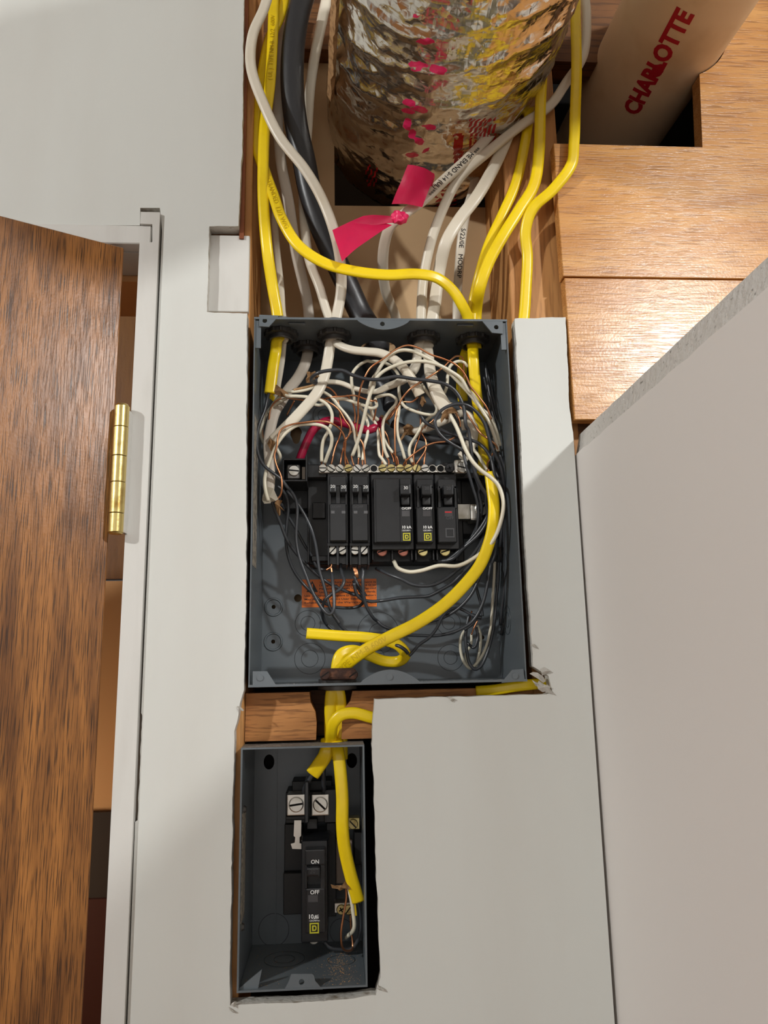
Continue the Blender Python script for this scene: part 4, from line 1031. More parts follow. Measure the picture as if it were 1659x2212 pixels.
paper(c3b, [(590, 90), (610, 75), (650, 160), (630, 165), (600, 210), (575, 170)], 'D', 27)
# 4a left sheath of the fourth locknut
c4 = cable('white cable from the fourth locknut that loops back left to a torn paper end')
nm(Wc, 9.5, 7, 'G', (1575, -60, 0), (1590, 60, 0), (1575, 250, 4), (1500, 370, 8), (1430, 470, 12), (1300, 560, 12), (1150, 680, 10), (1020, 800, 10), (950, 930, 14), (895, 1080, 22), (860, 1250, D3-2), (850, 1405, D3), V_(CP[3], -.003, 0, -.004),
   'B', (565, 330, D3), (545, 480, 34), (520, 600, 36), (440, 700, 38), (350, 770, 38), (200, 830, 38), (80, 885, 38), (0, 890, 38), 'A', (1520, 1045, 38), (1350, 1005, 38), (1150, 930, 36), (980, 918, 36), (880, 930, 36), parent=c4, taper=lambda t: 1-.5*min(1, max(0, (t-.62)*6)))
wire('blackw', 1.7, 'A', (850, 890, 30), (845, 930, 27), (800, 920, 24), (785, 880, 20), (850, 815, 14), (960, 780, 12), (1180, 772), (1300, 825, 12), (1470, 878), (1659, 888, 12), 'B', (150, 742, 12), (300, 715), (500, 742, 12), (700, 765), (860, 800, 12), (970, 870), (1050, 990, 14), (1090, 1130), (1105, 1284, 16),
     'D', (1130, 470, 18), (1160, 650, 20), (1180, 850, 22), (1220, 1000, 24), (1280, 1130, 26), (1340, 1231, 28), 'I', (1370, 330, 32), (1380, 420, 36), (1330, 510, 40), (1240, 590, 46), (1180, 650, 52), (1090, 668, 58), parent=c4)
paper(c4, [(725, 790), (760, 785), (780, 800), (830, 780), (850, 800), (890, 850), (850, 870), (800, 900), (770, 930), (720, 930), (715, 880), (735, 850)], 'A', 29)
wire('white_w', 1.5, 'A', (860, 950, 31), (780, 1000, 30), (650, 1035), (540, 1045, 32), (460, 1050), (380, 1110, 38), (300, 1200), (240, 1320, 46), parent=c4)
wire('kraft', 1.2, 'A', (870, 930, 29), (780, 970, 29), (650, 1000), (560, 1025, 31), parent=c4, name='paper_filler')
wire('white_w', 1.5, 'A', (900, 1030, 34), (980, 1070), (1060, 1130, 34), 'C', (1150, 240, 36), (1250, 360, 38), (1320, 490, 40), (1350, 640, 42), (1385, 760, 44), (1397, 880, 46), parent=c4)
wire('copper', .8, 'A', (930, 985, 33), (1000, 990), (1060, 1030, 32), (1110, 1100), (1150, 1300, 38), 'C', (1150, 330, 40), (1170, 470, 42), (1150, 600, 43), (1090, 760, 45), (1040, 970, 47), parent=c4)
# 4b right sheath of the fourth locknut
c4b = cable('wide white cable from the fourth locknut to a torn kraft paper end above the breakers')
nm(Wc, 14, 6, 'G', (1290, 440, 20), (1240, 600, 18), (1180, 740, 16), (1100, 880, 14), (1020, 985), (960, 1090, 20), (930, 1220, D3), (905, 1405, D3), V_(CP[3], .004, 0, -.004),
   'B', (660, 330, D3), (675, 500, 30), (695, 680, 28), (735, 820, 26), (795, 950, 25), (880, 1080, 24), 'D', (905, 235, 23), parent=c4b, taper=lambda t: .85 if t < .62 else .68+.35*(t-.62)/.38)
paper(c4b, [(810, 360), (830, 290), (860, 245), (950, 205), (985, 235), (1020, 275), (960, 260), (900, 275), (905, 350), (870, 355), (860, 330), (820, 395)], 'D', 21)
wire('white_w', 1.8, 'D', (895, 250, 23), (930, 320, 20), (985, 420), (1045, 560, 17), (1105, 710), (1190, 850, 15), (1290, 950), (1400, 1030, 14), (1480, 1110), 'I', (1440, 235, 14), (1468, 330, 14), (1450, 450, 16), (1400, 560, 20), (1310, 640, 24), (1210, 690, 28), (1100, 690, 34), (1000, 718, 38), (930, 725, 42), (870, 705, 46), (845, 665, 56), parent=c4b)
wire('blackw', 1.5, 'D', (930, 260, 25), (980, 340, 26), (1030, 440, 30), (1060, 600, 34), (1080, 760), (1130, 950, 34), (1200, 1180, 38), 'I', (1320, 330, 40), (1325, 420, 42), (1300, 520, 46), (1200, 640, 56), parent=c4b)
wire('copper', .8, 'D', (950, 235, 24), (1000, 300, 25), (1035, 380), (1040, 440, 28), parent=c4b)
wire('copper', .85, 'D', (383, 888, 46), (400, 850, 43), (470, 780, 38), (560, 710, 36), (660, 650), (760, 620, 34), (870, 608), (975, 560, 32), parent=c4b)
# loose run of conductors that arcs over from the right side
c5w = cable('white cable at the right whose white and bare wires arch over the bundle')
nm(Wc, 11, 6, 'D', (1050, 420, 50), (1120, 300, 48), (1170, 420, 46), (1170, 600, 46), (1110, 740, 44), (1060, 800, 44), parent=c5w)
wire('white_w', 1.65, 'D', (1480, 720, 30), (1440, 560, 27), (1370, 380), (1270, 210, 24), (1180, 60), 'B', (1140, 880, 20), (1050, 740, 16), (940, 660), (800, 585, 12), (640, 542, 11), (450, 545), (280, 590, 12), (130, 670), (40, 780, 16), (0, 900), 'A', (1590, 950, 18), (1530, 1100, 22), (1490, 1240, 25), 'C', (1440, 450, 32), (1390, 640, 38), (1310, 858, 44), parent=c5w)
wire('white_w', 1.65, 'D', (1500, 660, 34), (1460, 500, 30), (1390, 330, 28), 'B', (1280, 1080, 26), (1150, 920, 24), (1020, 780, 22), (900, 660, 20), (740, 545, 18), (640, 490, 16), (500, 425), (380, 408, 16), (270, 440), (160, 540, 18), (70, 680), (0, 800, 22), 'A', (1560, 900, 26), (1530, 1050, 32), (1545, 1200, 40), 'C', (1570, 330, 46), (1640, 400, 50), parent=c5w)
wire('copper', .85, 'B', (1400, 1210, 24), (1350, 1080, 21), (1240, 930), (1160, 830, 16), (1100, 700), (1000, 585, 11), (850, 510), (700, 460, 9), (560, 385), (430, 352, 8), (300, 398), (150, 508, 10), (0, 650), 'A', (1540, 740, 14), (1460, 880, 18), (1410, 1020, 24), (1385, 1170, 30), 'C', (1385, 350, 38), (1370, 590, 43), (1440, 700), (1465, 850, 46), (1478, 975, 48), parent=c5w)
wire('copper', .85, 'B', (1085, 820, 40), (1080, 620, 34), (1065, 500, 30), (1000, 475), (930, 520, 22), (850, 600), (740, 680, 16), (600, 765), (470, 850, 18), (380, 950), (310, 1070, 28), 'D', (230, 300, 36), (190, 360, 40), parent=c5w)
wire('copper', .85, 'D', (1030, 200, 30), (1110, 280, 26), (1190, 400), (1270, 510, 24), (1380, 590), (1450, 650, 27), (1485, 730, 30), parent=c5w)
wire('white_w', 1.5, 'B', (1130, 600, 34), (1070, 545, 32), (990, 545), (920, 600, 32), (895, 700), (885, 820, 34), (855, 910, 36), parent=c5w)
# short jumpers dropping to the neutral bar
c6 = cable('white and bare copper wires dropping to the left half of the silver bar')
for mk, r, pts in (
    ('white_w', 1.5, ['C', (1050, 135, 36), (1200, 130), (1330, 170, 34), (1450, 210), (1560, 250, 32), (1620, 220), (1650, 120, 34), 'D', (60, 110, 36), (130, 80), (220, 70, 38), (300, 120), (290, 180, 40), (220, 260), (150, 380, 42), (150, 560), (165, 700, 44), (205, 795, 46)]),
    ('copper', .8, ['C', (960, 125, 36), (1050, 105), (1200, 95, 30), (1340, 85), (1450, 120, 28), (1560, 155), (1600, 110, 28), (1615, 150, 32), (1600, 330, 40), (1580, 400, 46)]),
    ('copper', .8, ['C', (470, 115, 36), (600, 135), (740, 148, 32), (900, 125), (1000, 165, 30), (1130, 260), (1215, 400, 34), (1280, 500), (1270, 580, 38), (1205, 690), (1215, 830, 44), (1265, 975, 48)]),
    ('copper', .8, ['C', (1310, 535, 44), (1240, 640), (1190, 780, 46), (1155, 970, 48)]),
    ('copper', .8, ['C', (1300, 855, 46), (1310, 920, 47), (1330, 980, 48)]),
    ('copper', .8, ['C', (1240, 80, 34), (1310, 170, 40), (1345, 330, 44), (1335, 450, 46)]),
    ('white_w', 1.5, ['C', (1470, 330, 48), (1510, 450, 48), (1500, 600), (1455, 760, 47), (1440, 915, 47)]),
    ('white_w', 1.5, ['C', (800, 190, 44), (880, 210), (960, 190, 44), (1010, 150, 42)]),
    ('copper', .8, ['C', (1440, 910, 47), (1440, 975, 48)]),
    ('copper', .8, ['C', (1390, 880, 46), (1385, 975, 48)]),
    ('copper', .8, ['C', (1410, 640, 45), (1450, 720), (1465, 830, 47)]),
    ('copper', .8, ['C', (570, 150, 50), (520, 240, 54), (470, 340, 58)]),
    ('copper', .8, ['C', (918, 925, 46), (915, 970, 48)]), ('copper', .8, ['C', (965, 940, 46), (960, 975, 48)]),
    ): wire(mk, r, *pts, parent=c6)
c7 = cable('white and bare copper wires dropping to the right half of the silver bar')
for mk, r, pts in (
    ('white_w', 1.5, ['D', (340, 190, 38), (330, 260), (310, 400, 40), (318, 540), (360, 670, 43), (400, 810, 46)]),
    ('white_w', 1.5, ['D', (720, 300, 44), (640, 370, 42), (590, 430), (540, 530, 42), (465, 650), (450, 730, 44), (485, 850, 47)]),
    ('white_w', 1.4, ['D', (150, 560, 46), (200, 660), (265, 740, 46)]),
    ('copper', .8, ['D', (640, 420, 44), (590, 480), (560, 570, 44), (520, 680), (500, 800, 46), (510, 885, 48)]),
    ('copper', .8, ['D', (590, 510, 46), (640, 600), (640, 700, 46), (580, 800), (525, 880, 48)]),
    ('copper', .8, ['D', (640, 690, 48), (630, 790), (618, 885, 49)]),
    ('copper', .8, ['D', (100, 450, 44), (125, 560), (145, 700, 46), (135, 880, 48)]),
    ('copper', .8, ['D', (160, 480, 48), (205, 570), (225, 700, 48), (265, 800), (275, 850, 48)]),
    ('copper', .8, ['D', (300, 180, 40), (270, 280), (215, 350, 44)]),
    ('copper', .8, ['D', (190, 790, 46), (215, 840), (212, 885, 48)]),
    ('copper', .8, ['D', (265, 740, 46), (310, 800), (325, 880, 48)]),
    ('copper', .8, ['D', (405, 810, 46), (418, 885, 48)]), ('copper', .8, ['D', (480, 840, 46), (490, 885, 48)]),
    ('copper', .8, ['D', (770, 300, 36), (720, 370), (640, 430, 42)]),
    ('copper', .8, ['D', (550, 240, 40), (580, 330), (580, 420, 44)]),
    ): wire(mk, r, *pts, parent=c7)

# thick black service cable: through the open round hole, split into red, black and white conductors
c8 = cable('thick black service cable behind the others, feeding the red conductor')
BHx = Vector((bigh.x+.004, min(bigh.y, .066), -.001))
sweep(catmull(path(*fill_depth(['G', (335, -60, 20), (300, 60, 20), (278, 200, 22), (272, 380, 26), (290, 560, 30), (325, 720, 34), (350, 850, 38), (400, 1010, 44), (455, 1140, 50), (520, 1280, 56), (575, 1400, 62)]))+[BHx+Vector((0, 0, .003))]+path('B', (20, 480, 70), (60, 620, 74), (150, 760, 74), (230, 900, 72), (280, 1060, 68)), 8), .0115, .0085, M['blackc'], 'jacket', c8, N=18)
wire('red', 4.0, 'D', (150, 350, 62), (110, 405, 58), (50, 460, 54), 'C', (1590, 500, 51), (1500, 525, 50), (1400, 505, 52), (1280, 460, 52), (1150, 425, 52), (1000, 410, 52), (900, 450, 52), (800, 540, 52), (740, 650, 54), (680, 790, 56), (640, 900, 58), (615, 1000, 60), parent=c8)
wire('blackc', 4.2, 'D', (250, 400, 66), (400, 470, 64), (560, 540, 62), (760, 590, 62), (950, 600), (1100, 640, 62), (1250, 760, 66), (1400, 900, 66), (1480, 1000, 62), 'I', (1440, 320, 60), (1370, 420, 64), parent=c8)
wire('white_c', 3.6, 'D', (340, 480, 60), (440, 490, 58), (560, 480, 54), (700, 440, 50), (820, 385), (950, 330, 48), (1060, 280), (1150, 320, 46), (1195, 430), (1180, 600, 48), (1120, 720), (1060, 820, 52), parent=c8, name='neutral_conductor')
paper(c8, [(380, 440), (430, 400), (480, 420), (540, 500), (520, 530), (450, 530), (400, 540), (350, 610), (330, 600), (390, 500)], 'D', 54)
paper(c8, [(110, 310), (140, 300), (165, 320), (150, 350), (200, 380), (240, 430), (190, 400), (140, 360)], 'D', 52)

# 5: yellow cables into the right locknut
c9 = cable('yellow cable crossing the cavity in a low arc from the left to the right locknut')
pts9 = ['G', (245, -60, 24), (222, 60, 24), (170, 180, 24), (135, 350, 24), (112, 500, 22), (110, 640, 20), (150, 770, 14), (190, 880, 8), (225, 980, 4), (300, 1100, 2), (420, 1180, 2), (560, 1217, 2), (700, 1232, 3), (830, 1228, 4), (920, 1245, 6), (990, 1300, 12), (1035, 1370, 18), (1058, 1420, 24)]
nm(Y, 10.5, 5, *pts9, V_(CP[4], -.002, -.003, -.004), 'B', (1180, 350, D4-3), (1190, 500, 30), (1205, 700, 32), (1225, 900, 36), (1250, 1100, 40), 'D', (1275, 400, 46), (1300, 600, 50), (1310, 800, 54), (1290, 1000, 58), parent=c9, groove=.2)
text_along(catmull(path(*fill_depth(pts9)), 8), 'STRANDED  12/2 W/G', .0062, .235, .0024, mat('yellow_emboss2', S(205, 172, 12), .4), c9, flip=1)
c10 = cable('inner one of the two yellow cables meeting above the right locknut')
nm(Y, 10, 5, 'G', (1300, 300, 24), (1322, 380, 22), (1333, 500, 20), (1315, 640, 20), (1275, 820, 22), (1215, 960, 24), (1155, 1090, 26), (1112, 1230, 28), (1085, 1350, D4), (1078, 1415, D4), V_(CP[4], 0, .003, -.004), 'B', (1110, 420, 50), (1075, 560, 58), (1050, 760, 64), (1070, 1000, 68), parent=c10, groove=.25)
c11 = cable('outer yellow cable dropping straight then slanting to the right locknut')
nm(Y, 11, 5, 'G', (1425, -60, 6), (1412, 60, 6), (1398, 220, 6), (1385, 450, 6), (1378, 680, 6), (1355, 830, 6), (1290, 940, 6), (1215, 1060, 8), (1150, 1180, 12), (1110, 1300, 18), (1096, 1405, D4), V_(CP[4], .003, .001, -.003), V_(CP[4], .003, .002, -.009), parent=c11, groove=.2)
c12 = cable('outermost yellow cable with a sharp kink, vanishing behind the right drywall strip')
p12 = ['G', (1540, -60, -10), (1542, 100, -10), (1546, 300, -10), (1540, 500, -10), (1534, 650, -10), (1522, 740, -9), (1440, 850, -4), (1350, 935, 2), (1318, 1030, 8), (1326, 1150, 14), (1320, 1290, 17), (1312, 1410, 19), (1300, 1500, 19.5)]
nm(Y, 10.5, 5, *p12, parent=c12, groove=.2)
c13 = cable('white cable with black print, tied with pink ribbon in front of the duct')
p13 = ['G', (1245, 400, 50), (1225, 490, 34), (1160, 600, 16), (1060, 710, 8), (950, 810, 4), (860, 895, 2), (780, 955, 4), (715, 1010, 14), (688, 1080, 26), (678, 1180, 44), (690, 1300, 70), (735, 1420, 99), (740, 1500, 99)]
nm(Wc, 10.5, 5, *p13, parent=c13)
text_along(catmull(path(*fill_depth(p13)), 8), '*** ME ERAND S-14 (UL)*** ', .0065, .120, .0025, M['blackprint'], c13, flip=1)
c14 = cable('straight white cable with black print behind the others, nearest the right stud')
p14 = ['G', (1095, 780, 80), (1080, 860, 70), (1050, 960, 60), (1030, 1080, 60), (1020, 1200, 70), (1012, 1320, 90), (1010, 1420, 99), (1010, 1500, 99)]
nm(Wc, 9.5, 5, *p14, parent=c14)
text_along(catmull(path(*fill_depth(p14)), 8), 'S/22/0E   MODRP', .0065, .085, .0025, M['blackprint'], c14, flip=1)
# pink flagging ribbon
rb = thing('flagging_ribbon', 'hot pink plastic ribbon knotted round the white cable, two tails', 'ribbon')
def patch(name, pts, crop, m, parent, th=.0003, curl=.004, sub=10):
    """four cornered bent sheet; pts = (u,v,depth mm) corners in order"""
    cr = CR[crop]; P = [W(cr[0]+u/cr[2], cr[1]+v/cr[2], d*.001) for u, v, d in pts]; bm = bmesh.new(); g = []
    for i in range(sub+1):
        row = []
        for j in range(sub+1):
            s, t_ = i/sub, j/sub; p = P[0].lerp(P[1], s).lerp(P[3].lerp(P[2], s), t_)
            p = p+Vector((0, curl*math.sin(math.pi*t_)*(.4+.6*s)+.0012*noise.noise(p*90), .0008*noise.noise(p*70)))
            row.append(bm.verts.new(p))
        g.append(row)
    for i in range(sub):
        for j in range(sub): bm.faces.new((g[i][j], g[i+1][j], g[i+1][j+1], g[i][j+1]))
    bmesh.ops.solidify(bm, geom=bm.faces[:], thickness=th)
    return bm_obj(name, bm, M[m], parent, smooth=True)
patch('ribbon_tail', [(718, 912, -6), (790, 740, -14), (910, 782, -10), (855, 928, -5)], 'G', 'pink', rb, curl=-.004)
patch('ribbon_tail', [(890, 830, -5), (905, 775, -9), (912, 795, -2), (898, 835, -2)], 'G', 'pink', rb, curl=.0)
patch('ribbon_tail', [(452, 1030, -12), (590, 965, -12), (728, 972, -6), (722, 1000, -6)], 'G', 'pink', rb, curl=-.002)
patch('ribbon_tail', [(452, 1030, -12), (495, 1168, -9), (720, 1010, -5), (600, 975, -9)], 'G', 'pink', rb, curl=-.004)
bm = bmesh.new()
for (u, v, r, d) in ((752, 975, .0068, -5),):
    P = W(500+u/2.074, v/2.074, d*.001); bmesh.ops.create_icosphere(bm, subdivisions=4, radius=r, matrix=Matrix.Translation(P) @ Matrix.Diagonal((1.15, .8, .9, 1)))
for v in bm.verts: v.co += Vector((0, 0, 0))+(v.co.normalized()*0)+Vector((noise.noise(v.co*260), noise.noise(v.co*260+Vector((5, 5, 5))), noise.noise(v.co*240+Vector((9, 9, 9)))))*.0022
bm_obj('knot', bm, M['pink'], rb, smooth=True)

# ================================================================= LOWER PART OF THE LARGE BOX
c20 = cable('yellow cable sweeping from the bottom clamp up the right side of the box')
p20 = ['P', (716, 1640, 34), (714, 1560, 33), (716, 1500, 31), (722, 1478, 30), (733, 1452, 27), (760, 1425, 18), (800, 1398, 15), (850, 1372, 15), (900, 1347, 16), (960, 1306, 18), (1005, 1262, 19), (1036, 1222, 20), (1054, 1180, 21), (1064, 1140, 22), (1067, 1095, 24), (1063, 1055, 26), (1058, 1020, 28)]
nm(Y, 10.5, 5, *p20, parent=c20, groove=.08)
text_along(catmull(path(*fill_depth(p20)), 8), 'TYPE NM-B 600V', .0068, .074, .0023, mat('yellow_emboss3', S(212, 178, 12), .4), c20, flip=1)
wire('copper', .8, 'D', (1370, 950, 28), (1350, 880, 34), (1390, 800, 36), (1440, 690, 36), parent=c20)
wire('white_w', 1.5, 'D', (1345, 940, 30), (1300, 860, 36), (1240, 760, 40), (1190, 700, 42), parent=c20)
wire('blackw', 1.5, 'D', (1410, 960, 32), (1440, 1120, 36), 'I', (1420, 400, 50), (1410, 560, 56), parent=c20)
c21 = cable('yellow cable looping under the long sweep, its cut end at the lower left')
p21 = ['P', (739, 1640, 35), (738, 1560, 33), (734, 1500, 31), (727, 1478, 31), (726, 1450, 30), (735, 1415, 30), (760, 1405, 34), (795, 1415, 44), (830, 1428, 50), (862, 1428, 48), (876, 1414, 42), (862, 1395, 40), (835, 1384, 42), (790, 1377, 44), (740, 1374, 42), (700, 1371, 40), (662, 1368, 38)]
nm(Y, 9.5, 5, *p21, parent=c21, groove=.2)
bm = bmesh.new(); bm.free()
wire('blackw', 1.6, 'F', (200, 1170, 44), (280, 1160, 38), (350, 1200, 36), (385, 1240, 38), parent=c21)
wire('blackw', 1.4, 'F', (395, 1265, 40), (430, 1230, 40), (500, 1150, 44), (600, 1080, 48), (680, 980, 52), (740, 860, 56), (820, 790, 60), (890, 775, 62), (960, 800, 62), (1050, 850, 60), (1130, 872, 58), parent=c21)
c22 = cable('black wires crossing the lower right of the large box and bundled up its right side')
c22['label'] = 'loose black wires running from under the breakers up the right side wall'
for r, pts in (
    (1.5, ['E', (1330, 1240, 52), (1370, 1390, 56), (1440, 1450, 58), (1540, 1475, 58), (1650, 1470, 58), 'F', (150, 695, 56), (300, 670, 54), (500, 660, 50), (600, 650), (720, 590, 44), (850, 510), (940, 420, 40), (1050, 300), (1130, 160, 38), (1190, 30, 40)]),
    (1.6, ['F', (60, 370, 60), (190, 430, 50), (320, 480, 44), (420, 530, 42), (530, 548), (650, 535, 40), (780, 470), (870, 400, 40), (1000, 290), (1120, 130, 42), (1170, 20, 44)]),
    (1.5, ['E', (1450, 1050, 54), (1445, 1200, 52), (1455, 1400, 54), (1500, 1560, 58), (1590, 1700, 64), 'F', (60, 900, 68), (130, 960, 68), (250, 1000, 68), (400, 990, 66), (550, 930, 64), (750, 870, 62), (900, 780, 58), (1030, 640, 54), (1100, 500, 52), (1160, 330, 50)]),
    (1.5, ['E', (915, 1600, 60), (940, 1700, 62), 'H', (410, 340, 64), (450, 385, 66), (520, 405, 68), (600, 412, 68), (700, 405), (900, 415, 64), (1000, 415), (1100, 390, 58), (1180, 340), (1230, 255, 52), (1255, 160, 50), (1275, 40, 48)]),
    (1.5, ['E', (1160, 1000, 56), (1180, 1130, 50), (1205, 1210, 46), (1160, 1310, 44), (1050, 1380, 44), (960, 1460, 46), (925, 1560, 52), (940, 1680, 60), (985, 1778, 64)]),
    (1.5, ['H', (450, 295, 62), (480, 345, 64), (520, 390, 67), (560, 408, 68)]),
    (1.4, ['E', (1330, 1150, 56), (1380, 1260, 56), (1440, 1340, 58), (1480, 1400, 60)]),
    (1.4, ['E', (1320, 1210, 58), (1400, 1330, 60), (1460, 1420, 60)]),
    (1.4, ['F', (1290, 60, 52), (1280, 220, 54), (1220, 380), (1190, 560, 56), (1160, 700), (1110, 830, 60), (1050, 930, 62), (960, 1000, 64)]),
    (1.4, ['F', (1060, 470, 66), (1100, 620, 68), (1135, 750, 68), (1150, 860, 68)]),
    (1.5, ['D', (1420, 560, 40), (1460, 680, 40), (1500, 800, 42), (1530, 950, 44), 'I', (1470, 330, 48), (1460, 500, 52), 'F', (1400, 200, 60), (1420, 420, 64), (1400, 700, 68), (1370, 900, 72), (1340, 1050, 76)]),
    (1.5, ['D', (1500, 760, 36), (1540, 900, 38), (1550, 1100, 40), 'F', (1370, 0, 46), (1385, 250, 52), (1380, 500, 58), (1350, 750, 64), (1330, 950, 70)]),
    (1.5, ['D', (1560, 700, 50), (1600, 850, 52), (1610, 1100, 54), 'F', (1480, 80, 62), (1470, 300, 66), (1430, 480, 70)]),
    (1.5, ['B', (1330, 560, 56), (1360, 800, 56), (1400, 1000, 56), (1450, 1200, 56), 'D', (1560, 600, 56), (1570, 800, 56)]),
    (1.5, ['B', (1350, 620, 62), (1400, 850, 62), (1440, 1050, 62), 'D', (1500, 500, 62), (1590, 800, 62), (1600, 1000, 62)]),
    (1.5, ['B', (1310, 700, 66), (1370, 950, 68), (1420, 1150, 68), 'D', (1470, 450, 66), (1540, 700, 64), (1580, 900, 62)]),
    (2.2, ['D', (1480, 740, 44), (1510, 850, 44), (1545, 1000, 44), (1560, 1180, 46), 'F', (1330, 100, 60), (1340, 300, 66)]),
    (1.5, ['D', (1190, 900, 30), (1150, 800, 24), (1050, 700, 18), (950, 640), (850, 570, 16), (775, 480), (748, 380, 14), (790, 280), (880, 210, 13), (1000, 175), (1120, 190, 14), (1230, 270), (1320, 400, 18), (1370, 560), (1420, 710, 22), (1490, 850), (1530, 1000, 28), (1550, 1200, 36), 'F', (1330, 150, 50)]),
    (1.4, ['D', (1190, 890, 30), (1210, 1000, 32), (1260, 1150, 34), 'I', (1330, 280, 38), (1345, 380, 42), (1310, 480, 48), (1270, 560, 52)]),
    ): wire('blackw', r, *pts, parent=c22)
for pts in (['E', (975, 1075, 50), (1030, 1040, 49), (1045, 1000, 50)], ['E', (1040, 1040, 49), (1050, 1110, 48)]): wire('copper', .9, *pts, parent=c22)
for k in range(5):
    wire('copper', .45, 'E', (1315+k*9, 1040, 52), (1335+k*8, 1090-k*6, 51), (1345+k*9, 1130, 50), (1370+k*4, 1175, 52), parent=c22, name='bare_strand')
c23 = cable('coiled white and black spare wires hanging in the lower right corner of the box')
for mk, r, pts in (
    ('white_w', 1.4, ['F', (1275, 300, 62), (1265, 500, 64), (1250, 720, 66), (1235, 950, 68), (1200, 1130, 70), (1140, 1270, 72), (1060, 1370, 74), (1020, 1392, 74), (960, 1330, 74), (920, 1180, 74), (932, 1060, 74), (980, 990, 74)]),
    ('blackw', 1.5, ['F', (1310, 300, 58), (1310, 450, 60), (1290, 680, 62), (1275, 880, 64), (1245, 1060, 66), (1195, 1240, 66), (1130, 1370, 66), (1070, 1402, 66), (1015, 1340, 66), (985, 1200, 66), (975, 1070, 66), (990, 940, 66), (1010, 850, 66)]),
    ('white_w', 1.3, ['F', (1095, 950, 76), (1128, 1050, 76), (1125, 1180, 76), (1100, 1300, 76), (1080, 1380, 76)]),
    ('blackw', 1.4, ['F', (1085, 970, 70), (1100, 1080, 70), (1060, 1180, 70), (1080, 1290, 70), (1040, 1230, 72), (990, 1130, 74)]),
    ('white_w', 1.3, ['F', (1035, 1040, 78), (1030, 1150, 78), (980, 1240, 78), (990, 1330, 78), (1030, 1385, 78)]),
    ('copper', .7, ['F', (1040, 805, 70), (1010, 920, 70), (1005, 980, 71)]), ('copper', .7, ['F', (1100, 900, 70), (1060, 980, 71), (1035, 1050, 72)]),
    ('blackw', 2.0, ['F', (1035, 845, 60), (1090, 865, 59), (1140, 875, 58)]),
    ): wire(mk, r, *pts, parent=c23)

# bottom clamp and its lower ring
cc_ = thing('cable_clamp', 'rusty two-screw cable clamp at the bottom of the large box', 'clamp')
bm = bmesh.new(); pbox(bm, 692, 1444, 769, 1470, .006, .016, .003, 3)
for v in bm.verts: v.co += Vector((noise.noise(v.co*300), noise.noise(v.co*280), noise.noise(v.co*310)))*.0008
bm_obj('clamp_bar', bm, M['rust'], cc_)
bm = bmesh.new(); pbox(bm, 700, 1448, 762, 1474, .042, .050, .002, 2); bm_obj('clamp_bar', bm, M['rust'], cc_)
for x in (702, 762): screw(cc_, W(x, 1457, .0058), .0042, M['rust'], 'clamp_screw', ang=.6, h=.0015)
bm = bmesh.new()
def tubering(bm, c, ro, ri, z0, z1, n=36):
    rows = [[bm.verts.new((c[0]+r*math.cos(2*math.pi*i/n), c[1]+r*math.sin(2*math.pi*i/n), z)) for i in range(n)] for r, z in ((ro, z0), (ro, z1), (ri, z1), (ri, z0))]
    for a, b_ in zip(rows, rows[1:]+rows[:1]):
        for i in range(n): bm.faces.new((a[i], a[(i+1) % n], b_[(i+1) % n], b_[i]))
tubering(bm, (clx, cly), .0120, .0098, -BH-.005, -BH+.009); bm_obj('threaded_throat', bm, M['lock'], cc_, smooth=True)
bm = bmesh.new(); tubering(bm, (clx, cly), .0165, .0122, -BH-.0040, -BH-.0012); bm_obj('locknut', bm, M['lock'], cc_, smooth=True)
bm = bmesh.new(); tubering(bm, (clx, cly), .0160, .0122, -BH+ST, -BH+ST+.003); bm_obj('locknut', bm, M['lock'], cc_, smooth=True)
c24 = cable('yellow cable coming from behind the drywall under the large box, bending down')
nm(Y, 9.5, 4.6, 'H', (800, 868, 18), (740, 858, 18), (660, 842, 18), (560, 818, 17), (495, 830, 17), (455, 875, 19), (447, 920, 23), (446, 960, 30), (448, 985, 34), parent=c24, groove=.15)
c25 = cable('yellow cable lying in the gap under the bottom right corner of the large box')
nm(Y, 9, 5, 'H', (1200, 705, 24), (1300, 697, 18), (1400, 680, 15), (1500, 668, 15), (1560, 664, 20), parent=c25, groove=.15)

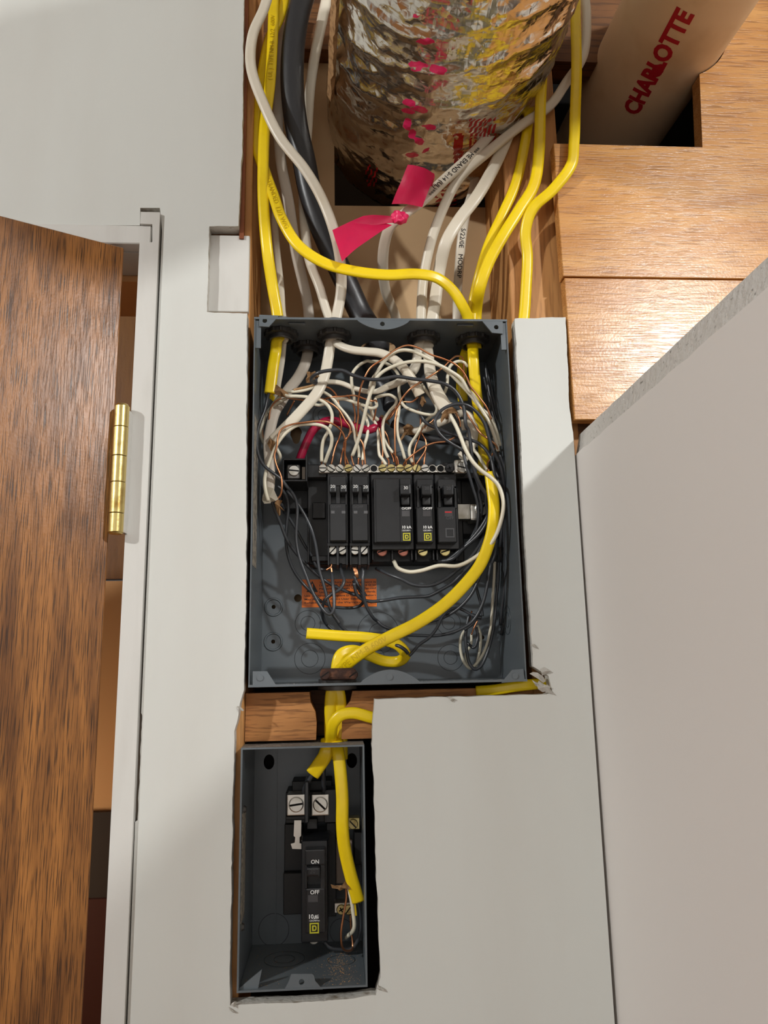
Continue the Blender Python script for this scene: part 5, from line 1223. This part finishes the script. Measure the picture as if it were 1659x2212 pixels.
# cables in the small box
c26 = cable('wide yellow cable down the right of the small box with white and bare wires')
nm(Y, 10.2, 5, 'J', (872, 60, 34), (872, 120, 26), (890, 260, 22), (908, 500, 20), (908, 700, 20), (920, 850, 22), (945, 980, 24), (975, 1100, 26), (1005, 1200, 28), (1028, 1285, 30), parent=c26, groove=.12)
wire('white_w', 1.6, 'J', (955, 1180, 31), (975, 1260, 31), (988, 1350, 32), (998, 1480), (995, 1600, 36), (970, 1680, 40), (940, 1640, 46), (935, 1560, 52), parent=c26)
wire('copper', .9, 'J', (935, 1170, 32), (938, 1260, 33), (915, 1400, 34), (898, 1530, 34), (912, 1640, 36), (950, 1700, 40), (1000, 1725, 46), (985, 1640, 52), (975, 1500, 54), (968, 1380, 54), parent=c26)
wire('blackw', 1.5, 'J', (1010, 1220, 40), (1045, 1400, 46), (1035, 1550, 50), (980, 1640, 54), (900, 1648, 52), (820, 1635, 50), (770, 1590, 50), parent=c26)
paper(c26, [(820, 1155), (850, 1165), (905, 1162), (930, 1125), (955, 1160), (970, 1195), (920, 1190), (890, 1205), (870, 1190), (830, 1185)], 'J', 25)
patch('sheath_flap', [(988, 1200, 29), (1000, 1200, 29), (1018, 1395, 30), (1005, 1395, 30)], 'J', 'yellow', c26, curl=0)
c27 = cable('short yellow cable slanting left in the small box to the two silver lugs')
nm(Y, 12, 5, 'J', (798, 60, 36), (795, 130, 30), (775, 190, 30), (735, 250, 32), (682, 325, 34), parent=c27, groove=.15)
wire('blackw', 2.0, 'J', (695, 310, 36), (650, 380, 38), (622, 440, 44), (615, 490, 50), parent=c27)
wire('blackw', 2.0, 'J', (765, 250, 38), (765, 340, 38), (770, 420, 44), (772, 480, 50), parent=c27)

# torn paper curls on the drywall cuts
tp_ = []
for i, (x, y, sz, a) in enumerate(((1163, 1462, 15, .8), (1176, 1450, 11, -.3), (1172, 1484, 14, .2), (1160, 1478, 10, .9), (1185, 1492, 9, .4), (1154, 1395, 6, .5), (519, 1530, 7, .9), (975, 1510, 7, .4), (503, 2183, 7, 1.2), (822, 2135, 7, .6), (505, 2168, 6, -.5))):
    P = W(x, y, -.001); s_ = sz*.00038; bm = bmesh.new(); n = 7; ring_ = []
    for k in range(n):
        b_ = 2*math.pi*k/n; rr = s_*(1+.22*math.sin(3*b_+i)+.15*math.sin(5*b_)); ring_.append(bm.verts.new(P+Vector((rr*math.cos(b_+a), -.0012*math.sin(b_*2+i)-.0006, rr*.8*math.sin(b_)))))
    cv = bm.verts.new(P+Vector((0, -.0022, 0)))
    for k in range(n): bm.faces.new((cv, ring_[k], ring_[(k+1) % n]))
    bmesh.ops.solidify(bm, geom=bm.faces[:], thickness=.0003); bm_obj('torn_paper', bm, M['paper'], wall_front)
